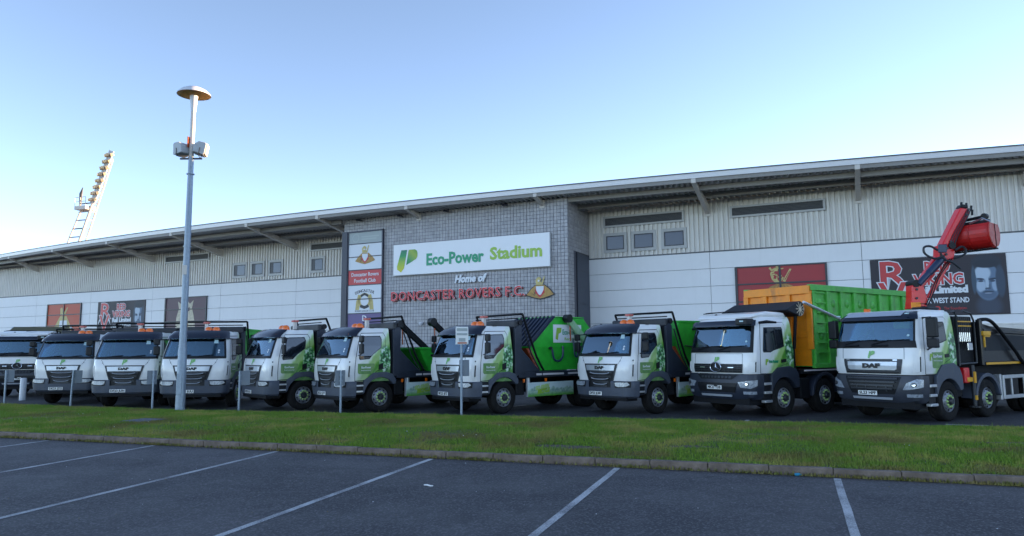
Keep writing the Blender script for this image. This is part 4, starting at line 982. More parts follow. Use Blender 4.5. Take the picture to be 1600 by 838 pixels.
# ------------------------------------------------------------------ truck cabs
class Shell:
    """cab skin: stations (z, y of the front centre, half width); s runs 0..1 front, 1..2 corner, 2..3 side"""
    def __init__(s, st, yb, rc=.28, bulge=.06, rcx=None): s.st = st; s.yb = yb; s.rc = rc; s.bu = bulge; s.rcx = rcx or rc
    def at(s, z):
        st = s.st
        if z <= st[0][0]: return st[0][1], st[0][2]
        for a, b in zip(st[:-1], st[1:]):
            if z <= b[0]:
                t = (z - a[0]) / (b[0] - a[0]); return a[1] + (b[1] - a[1]) * t, a[2] + (b[2] - a[2]) * t
        return st[-1][1], st[-1][2]
    def P(s, q, z, off=0.0):
        sg = -1 if q < 0 else 1; q = abs(q); yf, W = s.at(z); xc = W - s.rcx
        if q <= 1: x = xc * q; y = yf + s.bu * q * q; n = Vector((2 * s.bu * q / xc * 1.0, -1, 0))
        elif q <= 2:
            t = (q - 1) * math.pi / 2; x = xc + s.rcx * math.sin(t); y = yf + s.bu + s.rc * (1 - math.cos(t)); n = Vector((math.sin(t), -math.cos(t), 0))
        else:
            y0 = yf + s.bu + s.rc; x = W; y = y0 + (s.yb - y0) * (q - 2); n = Vector((1, 0, 0))
        n.normalize(); x += n.x * off; y += n.y * off
        return Vector((x * sg, y, z))
    def q_of_y(s, y, z): yf, W = s.at(z); y0 = yf + s.bu + s.rc; return 2 + (y - y0) / (s.yb - y0)
    def q_of_x(s, x, z):
        yf, W = s.at(z); xc = W - s.rcx
        if abs(x) <= xc: return x / xc
        t = math.asin(min(1, (abs(x) - xc) / s.rcx)); return math.copysign(1 + t / (math.pi / 2), x)
    def skin(s, mb, skip=None, zs=None, qs=None):
        zs = zs or [a[0] for a in s.st]; qs = qs or [0, .5, 1, 1.2, 1.4, 1.6, 1.8, 2, 2.5, 3]
        qa = [-q for q in qs[::-1]] + qs[1:]; n = len(qa); base = len(mb.v)
        for z in zs:
            for q in qa: mb.v.append(tuple(s.P(q, z)))
        for i in range(len(zs) - 1):
            for k in range(n - 1):
                if skip and skip((qa[k] + qa[k + 1]) / 2, (zs[i] + zs[i + 1]) / 2): continue
                mb.f.append((base + i * n + k, base + i * n + k + 1, base + (i + 1) * n + k + 1, base + (i + 1) * n + k))
        return base, n, zs
    def patch(s, poly, off=.006, thick=.01, mapper='q', step=.22):
        """thin plate following the skin; poly given as (q,z), (x,z) for the front or (y,z) for the side"""
        bm = bmesh.new()
        if mapper == 'y': P2 = [(s.q_of_y(a, z), z) for a, z in poly]
        elif mapper == '-y': P2 = [(-s.q_of_y(a, z), z) for a, z in poly]
        elif mapper == 'x': P2 = [(s.q_of_x(a, z), z) for a, z in poly]
        else: P2 = poly
        vs = [bm.verts.new((a, b, 0)) for a, b in P2]; bm.faces.new(vs)
        qs = [p[0] for p in P2]; zz_ = [p[1] for p in P2]
        g = [-2, -1.8, -1.6, -1.4, -1.2, -1, -.5, 0, .5, 1, 1.2, 1.4, 1.6, 1.8, 2]
        for q in g:
            if min(qs) < q - 1e-4 and q + 1e-4 < max(qs): bmesh.ops.bisect_plane(bm, geom=bm.verts[:] + bm.edges[:] + bm.faces[:], plane_co=(q, 0, 0), plane_no=(1, 0, 0))
        for z in [a[0] for a in s.st]:
            if min(zz_) < z - 1e-4 and z + 1e-4 < max(zz_): bmesh.ops.bisect_plane(bm, geom=bm.verts[:] + bm.edges[:] + bm.faces[:], plane_co=(0, z, 0), plane_no=(0, 1, 0))
        bm.verts.ensure_lookup_table(); bm.verts.index_update(); n = len(bm.verts)
        co = [(v.co.x, v.co.y) for v in bm.verts]
        vo = [tuple(s.P(a, z, off + thick)) for a, z in co] + [tuple(s.P(a, z, off)) for a, z in co]
        fs = []
        for f in bm.faces:
            i = [v.index for v in f.verts]; fs.append(tuple(i)); fs.append(tuple(k + n for k in i[::-1]))
        for e in bm.edges:
            if len(e.link_faces) == 1: a, b = e.verts[0].index, e.verts[1].index; fs.append((a, b, b + n, a + n))
        bm.free(); return MB().add(vo, fs)

def mirror_unit(parent, x, y, z, big, sgn=1):
    """rear-view mirrors on an arm; one part with its glass housings"""
    m_ = MB()
    if big:
        m_.tube([(x - .05 * sgn, y, z + .36), (x + .22 * sgn, y - .14, z + .38), (x + .26 * sgn, y - .14, z - .52), (x - .02 * sgn, y + .02, z - .62)], .026, 8)
    else:
        m_.tube([(x - .06 * sgn, y, z + .26), (x + .32 * sgn, y - .08, z + .24), (x + .34 * sgn, y - .08, z - .3), (x - .03 * sgn, y, z - .36)], .018, 8)
    o = m_.build('mirror', 'black', parent, smooth_=True)
    w, d = (.25, .17) if big else (.21, .10); xx = x + (.24 if big else .33) * sgn; yy = y - (.12 if big else .07)
    for (za, zb_) in (((.36, -.26), (-.28, -.56)) if big else ((.27, .06), (.02, -.29))):
        h = MB().box(xx - w / 2, xx + w / 2, yy - d / 2, yy + d / 2, z + zb_, z + za); h.build('mirror_housing', 'black', o, bevel=.035)

def wheel(parent, x, y, r=.49, w=.30, lime=True, dark=False, out=1):
    """tyre, dished rim, hub and wheel-nut markers; x is the outer tyre face"""
    d = Vector((out, 0, 0)); c = (x - out * w / 2, y, r)
    T = [(.27, -w * .42), (.29, -w * .5), (r - .07, -w * .5), (r - .02, -w * .44), (r, -w * .34), (r, -w * .16), (r - .012, -w * .14), (r - .012, -w * .10), (r, -w * .08), (r, w * .08), (r - .012, w * .10), (r - .012, w * .14), (r, w * .16), (r, w * .34), (r - .02, w * .44), (r - .07, w * .5), (r - .10, w * .49), (r - .12, w * .5), (.31, w * .48), (.285, w * .40), (.27, w * .36)]
    t = MB().lathe(T, c, d, 32).build('wheel', 'tyre', parent, smooth_=True)
    e = w * .5
    if dark: prof = [(.285, e - .04), (.262, e - .02), (.25, e - .12), (.2, e - .2), (.10, e - .2), (.09, e - .12), (0, e - .1)]
    else: prof = [(.285, e - .03), (.268, e - .005), (.255, e - .035), (.235, e - .05), (.21, e - .03), (.165, e + .0), (.15, e + .005), (.12, e + .0), (.11, e - .01), (.0, e - .01)]
    MB().lathe(prof, c, d, 28).build('rim', 'darkrim' if dark else 'rim', t, smooth_=True)
    if not dark:
        MB().lathe([(.10, e - .02), (.095, e + .05), (.075, e + .085), (0, e + .09)], c, d, 16).build('hub', 'steel_dark', t, smooth_=True)
        m_ = MB()
        for k in range(10):
            a = 2 * math.pi * (k + .5) / 10; m_.lathe([(.03, -.01), (.03, .004), (0, .006)], Vector(c) + d * (e - .033) + Vector((0, math.cos(a) * .222, math.sin(a) * .222)), d, 8)
        m_.build('hand_holes', 'black', t)
        m_ = MB()
        for k in range(10):
            a = 2 * math.pi * k / 10; q = Vector(c) + Vector((0, math.cos(a) * .142, math.sin(a) * .142)); m_.lathe([(.032, e - .0), (.03, e + .03), (.016, e + .045), (0, e + .045)], q, d, 7)
        if lime: m_.build('nut_markers', 'lime', t)
        else: m_.build('wheel_nuts', 'rim', t)
    return t

def interior(parent, sh, z0, z1):
    """what shows through the windscreen: seats, dashboard, wheel, rear wall"""
    yb = sh.yb - .12; W = sh.at((z0 + z1) / 2)[1] - .12
    m_ = MB().box(-W, W, yb, yb + .04, z0 - .5, z1 + .1); m_.box(-W, W, .5, yb, z0 - .52, z0 - .48); m_.box(-W, W, .75, yb, z1 + .12, z1 + .14)
    m_.box(-W - .02, -W + .02, .65, yb, z0 - .4, z0 + .02); m_.box(W - .02, W + .02, .65, yb, z0 - .4, z0 + .02); m_.build('cab_lining', 'interior', parent)
    MB().box(-W + .02, W - .02, sh.at(z0)[0] + .16, sh.at(z0)[0] + .50, z0 - .3, z0 + .01).build('dashboard', 'interior', parent, bevel=.04)
    for x in (-W * .55, W * .55):
        y = yb - .28
        s_ = MB().box(x - .24, x + .24, y - .05, y + .12, z0 - .35, z0 + .38); s_.box(x - .13, x + .13, y - .02, y + .10, z0 + .40, z0 + .58); s_.build('seat', 'seat', parent, bevel=.04)
    c = Vector((-W * .55, sh.at(z0)[0] + .56, z0 + .06)); m_ = MB(); pts = []
    for k in range(17):
        a = 2 * math.pi * k / 16; pts.append(c + Vector((math.cos(a) * .21, math.sin(a) * .09, math.sin(a) * .18)))
    m_.tube(pts, .016, 6, caps=False); m_.build('steering_wheel', 'black', parent)

def letters_on(parent, sh, txt, x, z, size, width, m='plate_letter', off=.02, bold=.01, nm='badge'):
    y = sh.P(sh.q_of_x(x, z), z, off).y
    return text_obj(nm, txt, size, .004, m, parent, (x, y, z), rot=ROT_FRONT, off=bold, width=width)

def leaf_logo(parent, sh, z, s, off=.012):
    s *= .8
    a = sh.patch([(-.11 * s, z - .12 * s), (-.06 * s, z - .14 * s), (-.005 * s, z + .10 * s), (-.06 * s, z + .10 * s)], off, .003, 'x').build('leaf_logo', 'logo_pale', parent)
    sh.patch([(-.03 * s, z - .06 * s), (.10 * s, z + .01 * s), (.11 * s, z + .08 * s), (.07 * s, z + .11 * s), (.01 * s, z + .10 * s)], off, .003, 'x').build('leaf_logo', 'logo_pale', parent)

def disc_poly(cx, cz, r, n=14, a0=0): return [(cx + r * math.cos(a0 + 2 * math.pi * k / n), cz + r * math.sin(a0 + 2 * math.pi * k / n)) for k in range(n)]

def number_plate(parent, txt, x, y, z):
    p = MB().box(x - .26, x + .26, y - .012, y, z - .056, z + .056).build('number_plate', 'plate', parent, bevel=.006)
    text_obj('plate_text', txt, .105, .002, 'plate_letter', p, (x, y - .014, z), rot=ROT_FRONT, off=.004, width=.46); return p

# ---- medium skip-loader cab
def build_loader():
    t = empty('skip_loader_truck', (0, 0, 0), 0)
    sh = Shell([(.98, .06, 1.09), (1.25, .045, 1.12), (1.52, .06, 1.13), (1.74, .10, 1.13), (1.78, .115, 1.13), (2.10, .23, 1.08), (2.43, .36, 1.02), (2.50, .40, 1.01), (2.60, .50, .99), (2.66, .62, .96)], 1.72, .25, .06, .26)
    mb = MB(); win_ = lambda q, z: abs(q) < 1.35 and 1.78 < z < 2.43
    qs = [0, .5, 1, 1.2, 1.35, 1.6, 1.8, 2, 2.5, 3]
    base, n, zs = sh.skin(mb, win_, qs=qs)
    top = base + (len(zs) - 1) * n
    mb.f.append(tuple(top + k for k in range(n)))
    b2, n2, z2 = base, n, zs
    for i in range(len(zs) - 1): mb.f.append((base + i * n, base + (i + 1) * n, base + (i + 1) * n + n - 1, base + i * n + n - 1))
    mb.f.append(tuple(base + k for k in range(n))[::-1])
    cab = mb.build('cab', 'livery', t, smooth_=True)
    interior(cab, sh, 1.78, 2.40)
    sh.patch([(-1.35, 1.775), (1.35, 1.775), (1.35, 2.44), (-1.35, 2.44)], -.012, .008).build('windscreen', 'glass', t, smooth_=True)
    # black rubber surround: four bands
    fr = MB()
    for poly in ([(-1.5, 1.72), (1.5, 1.72), (1.42, 1.80), (0, 1.815), (-1.42, 1.80)], [(-1.48, 2.41), (1.48, 2.41), (1.48, 2.47), (-1.48, 2.47)], [(-1.5, 1.74), (-1.34, 1.76), (-1.32, 2.44), (-1.48, 2.44)], [(1.34, 1.76), (1.5, 1.74), (1.48, 2.44), (1.32, 2.44)]):
        p = sh.patch(poly, .002, .008); fr.add(p.v, p.f)
    fr.build('windscreen_surround', 'black', t, smooth_=True)
    for x0 in (-.62, .12):
        z = 1.80; p0 = sh.P(sh.q_of_x(x0, z), z, .02); p1 = sh.P(sh.q_of_x(x0 + .52, z + .05), z + .05, .02); MB().tube([p0, p1], .011, 5).build('wiper', 'black', t)
    m_ = sh.patch([(.60, 2.24), (.74, 2.24), (.72, 2.36), (.60, 2.36)], -.002, .002, 'x'); m_.build('tax_disc', 'sticker', t)
    for z in (1.93, 2.0): sh.patch(disc_poly(.80, z, .03, 8), -.002, .002, 'x').build('round_sticker', 'print_white', t)
    # sun visor
    v = MB(); q_ = [-1.7, -1.5, -1.25, -1, -.5, 0, .5, 1, 1.25, 1.5, 1.7]
    rowsv = [(2.40, .05), (2.42, .13), (2.52, .14), (2.64, .10), (2.70, .02)]
    for (z, o) in rowsv:
        for q in q_: k = 1 - .5 * max(0, abs(q) - 1.2) / .5; p = sh.P(q, min(z, 2.66), o * k + .01); p.z = z - .03 * (abs(q) / 1.7) ** 2; v.v.append(tuple(p))
    nn = len(q_)
    for i in range(len(rowsv) - 1):
        for k in range(nn - 1): v.f.append((i * nn + k, i * nn + k + 1, (i + 1) * nn + k + 1, (i + 1) * nn + k))
    v.f.append(tuple(k for k in range(nn))[::-1]); v.build('sun_visor', 'visor', t, smooth_=True)
    # grille
    g = sh.patch([(-.66, 1.50), (-.44, .78), (.44, .78), (.66, 1.50)], .006, .012, 'x').build('grille', 'steel_dark', t)
    sh.patch([(-.58, 1.46), (-.545, 1.30), (.545, 1.30), (.58, 1.46)], .02, .012, 'x').build('badge_bar', 'silver', g)
    letters_on(g, sh, 'DAF', -.02, 1.378, .12, .34, off=.04, bold=.008)
    sh.patch([(-.545, 1.275), (-.42, .82), (.42, .82), (.545, 1.275)], .018, .004, 'x').build('grille_recess', 'black', g)
    for (z, hw) in ((1.20, .38), (1.04, .34), (.89, .27)):
        mb = MB()
        pts = [sh.P(sh.q_of_x(x, z), z + .035 * (abs(x) / hw) ** 4, .036) for x in np.linspace(-hw, hw, 9)]
        mb.tube(pts, .014, 6); mb.build('grille_bar', 'silver', g)
    for (z, hw) in ((1.245, .46), (1.12, .42), (.965, .34), (.84, .27)):
        sh.patch([(-hw, z - .03), (hw, z - .03), (hw, z + .03), (-hw, z + .03)], .022, .008, 'x').build('grille_slat', 'steel_dark', g)
    leaf_logo(t, sh, 1.62, 1.0)
    sm = MB()
    for poly in ([(-.80, 1.700), (.80, 1.700), (.80, 1.708), (-.80, 1.708)], [(.68, 1.50), (.80, 1.70), (.808, 1.70), (.688, 1.50)], [(-.80, 1.70), (-.68, 1.50), (-.688, 1.50), (-.808, 1.70)]):
        p = sh.patch(poly, .001, .002, 'x'); sm.add(p.v, p.f)
    sm.build('flap_seam', 'black', t)
    for x in (-.34, .34): sh.patch(disc_poly(x * 2.2, 1.585, .014, 8), .002, .006, 'x').build('washer_jet', 'black', t)
    sh.patch([(1.66, 1.58), (1.74, 1.58), (1.74, 1.62), (1.66, 1.62)], .004, .012).build('side_indicator', 'black', t)
    # bumper with wraparound corners
    bs = Shell([(.50, .10, 1.06), (.56, .02, 1.12), (.80, -.005, 1.14), (.97, .0, 1.14), (1.0, .03, 1.12)], .50, .25, .06, .26)
    mb = MB(); b0, n, zs = bs.skin(mb, lambda q, z: abs(q) < .62 and z > .78)
    bp = mb.build('bumper', 'bumper', t, smooth_=True)
    for sg in (-1, 1):
        hl = bs.patch([(sg * .62, .86), (sg * .60, .96), (sg * 1.02, .965), (sg * 1.07, .90), (sg * .98, .845), (sg * .72, .83)][::sg], .004, .012, 'x').build('headlight', 'headlight', bp, smooth_=True)
        bs.patch([(sg * .60, .80), (sg * 1.09, .82), (sg * 1.09, .98), (sg * .57, .98)][::sg], .0, .006, 'x').build('headlight_recess', 'black', bp)
        # air deflector slot in the corner panel
        sh.patch([(sg * 1.50, 1.10), (sg * 1.66, 1.12), (sg * 1.66, 1.50), (sg * 1.52, 1.50)][::sg], .004, .012).build('air_deflector', 'white', t, smooth_=True)
        sh.patch([(sg * 1.70, 1.14), (sg * 1.78, 1.14), (sg * 1.78, 1.48), (sg * 1.70, 1.48)][::sg], .004, .006).build('air_slot', 'black', t)
    MB().box(-.95, .95, .14, .6, .42, .60).build('underrun', 'chassis', t)
    # doors
    for sg, mp_ in ((1, 'y'), (-1, '-y')):
        door = [(.47, 1.02), (.47, 1.62), (.70, 2.48), (1.50, 2.50), (1.56, 2.40), (1.56, 1.42), (1.20, 1.30), (.98, 1.05)]
        if sg < 0: door = door[::-1]
        big = [(.455, 1.0), (.455, 1.63), (.685, 2.50), (1.51, 2.52), (1.578, 2.41), (1.578, 1.40), (1.21, 1.28), (.99, 1.03)]
        if sg < 0: big = big[::-1]
        sh.patch(big, .001, .002, mp_).build('door_gap_shadow', 'black', t)  # black plate paints the seam shadow round the door
        d = sh.patch(door, .004, .006, mp_).build('door', 'livery', t)
        wpoly = [(.57, 1.72), (.76, 2.40), (1.38, 2.42), (1.43, 2.30), (1.40, 2.04), (1.08, 1.82), (.94, 1.68), (.60, 1.66)]
        if sg < 0: wpoly = wpoly[::-1]
        sh.patch(wpoly, .011, .004, mp_).build('window_seal', 'black', d)
        w2 = [(y * .93 + .075, z * .93 + .143) for y, z in wpoly]
        sh.patch(w2, .016, .003, mp_).build('side_window', 'darkglass', d)
        hp = [(1.28, 1.34), (1.28, 1.50), (1.44, 1.56), (1.44, 1.38)]
        if sg < 0: hp = hp[::-1]
        sh.patch(hp, .011, .012, mp_).build('door_handle', 'black', d)
        gp = [(.54, 1.26), (.54, 1.54), (1.12, 1.54), (1.14, 1.48), (1.04, 1.22), (.58, 1.22)]
        if sg < 0: gp = gp[::-1]
        sh.patch(gp, .011, .003, mp_).build('door_print', 'guardgreen', d)
        if sg > 0: text_obj('door_print_text', 'Eco-Power', .09, .002, 'print_white', d, (1.14, .83, 1.42), rot=ROT_SIDE, off=.003, width=.34); text_obj('door_print_text', 'Environmental', .05, .002, 'print_white', d, (1.14, .83, 1.33), rot=ROT_SIDE, width=.34)
        # step and lower corner
        m_ = MB().box(min(.80 * sg, 1.10 * sg), max(.80 * sg, 1.10 * sg), .50, .78, .58, 1.0); st_ = m_.build('step_box', 'black', t, bevel=.02)
        for z in (.66, .84): MB().box(min(1.07 * sg, 1.125 * sg), max(1.07 * sg, 1.125 * sg), .51, .77, z, z + .05).build('step', 'alu', st_, bevel=.008)
        # wheel arch
        arch = [(.74, .62), (.76, 1.02), (.92, 1.12), (1.08, 1.25), (1.56, 1.27), (1.80, 1.20), (1.93, 1.02), (1.93, .90)]
        arc = [(1.36 + .60 * math.cos(a), .50 + .60 * math.sin(a)) for a in np.linspace(math.radians(38), math.radians(166), 12)]
        MB().side(arch + arc, min(.72 * sg, 1.155 * sg), max(.72 * sg, 1.155 * sg)).build('wheel_arch', 'bumper', t, bevel=.015)
        mirror_unit(t, 1.06 * sg, .58, 2.14, False, sg)
        wheel(t, 1.13 * sg, 1.36, out=sg, lime=True)
        # rear twin wheels
        wheel(t, 1.15 * sg, 5.10, out=sg, lime=False, dark=True); wheel(t, .82 * sg, 5.10, out=sg, lime=False, dark=True)
        MB().box(min(.42 * sg, 1.16 * sg), max(.42 * sg, 1.16 * sg), 4.55, 5.65, 1.03, 1.06).build('mudguard', 'chassis', t)
        # side guard with print
        gd = MB().box(min(1.10 * sg, 1.14 * sg), max(1.10 * sg, 1.14 * sg), 2.35, 4.38, .46, .90).build('side_guard', 'guard', t, bevel=.008)
        if sg > 0:
            for i, (dz, w_) in enumerate(((.74, .62), (.62, .56))): text_obj('guard_print', ('GO GREEN', 'RECYCLE')[i], .17, .002, 'lime' if i == 0 else 'leafgreen', gd, (1.142, 2.95 + .05 * i, dz), rot=ROT_SIDE @ Matrix.Rotation(.12, 4, 'Z'), off=.016, shear=.3, width=w_)
        for y in (2.5, 4.2): MB().box(min(.5 * sg, 1.1 * sg), max(.5 * sg, 1.1 * sg), y - .03, y + .03, .60, .72).build('guard_bracket', 'chassis', t)
        MB().box(min(1.08 * sg, 1.12 * sg), max(1.08 * sg, 1.12 * sg), 2.3, 2.36, .46, 1.05).build('guard_post', 'alu', t)
        # chassis rail
        MB().box(min(.36 * sg, .44 * sg), max(.36 * sg, .44 * sg), .5, 6.15, .70, .98).build('chassis_rail', 'chassis', t)
        # loader frame side rail with reflective strips
        MB().box(min(.95 * sg, 1.12 * sg), max(.95 * sg, 1.12 * sg), 1.98, 6.2, 1.06, 1.24).build('deck_rail', 'navy', t, bevel=.01)
        for (a, b) in ((2.72, 2.95), (3.0, 3.95), (4.15, 5.1), (5.3, 6.1)): MB().box(min(1.12 * sg, 1.128 * sg), max(1.12 * sg, 1.128 * sg), a, b, 1.12, 1.18).build('reflective_strip', 'stripe_white', t)
        for y in (2.15, 3.1): MB().box(min(1.10 * sg, 1.15 * sg), max(1.10 * sg, 1.15 * sg), y, y + .05, .92, 1.02).build('marker_lamp', 'orange_lens', t)
        # angled fin behind the cab
        MB().side([(1.82, 1.1), (1.82, 2.60), (2.02, 2.72), (2.12, 2.64), (2.10, 1.95), (2.85, 1.28), (2.85, 1.24), (2.3, 1.24)], min(1.02 * sg, 1.13 * sg), max(1.02 * sg, 1.13 * sg)).build('side_fin', 'navy', t, bevel=.012)
        # sheeting arm: pivots on the deck and rises to the crossbar
        MB().tube([(1.10 * sg, 3.05, 1.28), (1.13 * sg, 2.72, 1.72), (1.16 * sg, 2.30, 2.60), (1.17 * sg, 2.10, 3.05)], .035, 8).build('sheeting_arm', 'chassis', t, smooth_=True)
        MB().tube([(1.12 * sg, 2.86, 1.30), (1.12 * sg, 2.52, 1.78), (1.13 * sg, 2.2, 2.55)], .022, 8).build('ram', 'steel_dark', t, smooth_=True)
        MB().lathe([(.0, -.06), (.09, -.06), (.09, .06), (0, .06)], (1.08 * sg, 2.06, 2.78), (1, 0, 0), 12).build('roll_end', 'black', t)
        # hydraulic stabiliser / tank below deck
    MB().box(-1.05, 1.05, 1.80, 1.98, 1.05, 2.62).build('headboard', 'chassis', t, bevel=.015)
    MB().box(-1.10, 1.10, 1.84, 2.12, 2.60, 2.86).build('sheet_housing', 'mesh_black', t, bevel=.05)
    MB().tube([(-1.17, 2.10, 3.05), (1.17, 2.10, 3.05)], .034, 8).build('crossbar', 'chassis', t)
    MB().tube([(-1.05, 1.98, 2.92), (1.05, 1.98, 2.92)], .02, 6).build('upper_rail', 'chassis', t)
    MB().box(-.95, .95, 2.0, 6.15, 1.0, 1.10).build('deck', 'chassis', t)
    MB().box(.48, 1.0, 1.95, 2.3, .52, .98).build('battery_box', 'black', t, bevel=.02); MB().box(-1.0, -.48, 1.95, 2.9, .5, .98).build('fuel_tank', 'alu', t, bevel=.06)
    MB().tube([(1.02, 2.45, .55), (1.02, 2.45, 1.05)], .06, 10).build('air_cylinder', 'alu', t)
    MB().tube([(-1.0, 1.36, .5), (1.0, 1.36, .5)], .06, 8).build('front_axle', 'chassis', t); MB().tube([(-1.0, 5.1, .5), (1.0, 5.1, .5)], .09, 8).build('rear_axle', 'chassis', t)
    MB().box(-1.05, 1.05, 6.15, 6.25, .62, .95).build('rear_bumper', 'chassis', t)
    # roof gear
    for x in (.18, .44): MB().lathe([(.13, 0), (.13, .06), (.10, .12), (.04, .15), (0, .15)], (x, .98, 2.68), (0, 0, 1), 14).build('amber_beacon', 'orange_lens', t, smooth_=True)
    MB().box(.02, .62, .9, 1.06, 2.64, 2.69).build('beacon_base', 'orange_lens', t, bevel=.01)
    m_ = MB().box(-.16, -.04, 1.5, 1.62, 2.66, 2.98); m_.build('camera_post', 'beam', t, bevel=.02); MB().box(-.20, -.0, 1.46, 1.66, 2.96, 3.03).build('camera_cap', 'scuffed', t, bevel=.02)
    MB().lathe([(.05, 0), (.06, .03), (.03, .07), (0, .07)], (-.75, .95, 2.66), (0, 0, 1), 10).build('aerial_base', 'black', t)
    MB().box(.86, .98, 1.05, 1.2, 2.655, 2.68).build('roof_marker', 'black', t)
    return t
MT['guardgreen'] = mat('door_print_green', (0.05, 0.19, 0.05), 0.35, var=.4, vscale=4, col2=(0.22, 0.36, 0.12))

RB = Matrix
def place(t, x, y, th):       # th: azimuth of the truck's tail, clockwise from +Y
    t.location = (x, y, 0); t.rotation_euler = (0, 0, -R(th)); bpy.context.view_layer.update()
def root_from_wheel(wx, wy, th, lx, ly):
    a = -R(th); c, s = math.cos(a), math.sin(a); return wx - (c * lx - s * ly), wy - (s * lx + c * ly)
def to_local(t, P):
    return t.matrix_world.inverted() @ Vector(P)

loader = build_loader()
G_L = 'white and green skip loader trucks parked in the row'
loaders = [
    # name plate, placement, label
    ('root', -19.7, 31.2, -11, 'DF23 JUE', 'white skip loader half hidden between the leftmost truck and its neighbour'),
    ('root', -17.1, 27.0, -4, 'DK23 JZG', 'white skip loader third from the left, left of the truck facing the lamp'),
    ('root', -13.65, 25.0, -7, 'DF23 JUH', 'white skip loader facing the camera just left of the lamp post'),
    ('root', -10.9, 24.2, -4, 'DF23 JUU', 'white skip loader partly hidden behind the lamp post'),
    ('wheel', -6.99, 23.91, 48, 'DF23 JUA', 'white skip loader right of the lamp post, nothing loaded in view behind its black frame'),
    ('wheel', -4.21, 22.72, 48, 'SK23 JZV', 'white skip loader with an open green skip, below the panel totem'),
    ('wheel', -.27, 21.85, 49, 'SK23 JFZ', 'white skip loader carrying the lidded green skip, in the middle behind the taller notice post'),
    ('wheel', 4.35, 21.42, 50, 'DF23 JUW', 'white skip loader with tall green skip, left of the large star badged truck'),
]
LT = []
for i, (kind, x, y, th, pl, lab) in enumerate(loaders):
    LT.append(loader if i == 0 else copy_tree(loader))
for t, (kind, x, y, th, pl, lab) in zip(LT, loaders):
    if kind == 'wheel': x, y = root_from_wheel(x, y, th, 1.13, 1.36)
    place(t, x, y, th); tag(t, lab, 'truck', G_L)
    number_plate(t, pl, -.16, .0, .62)

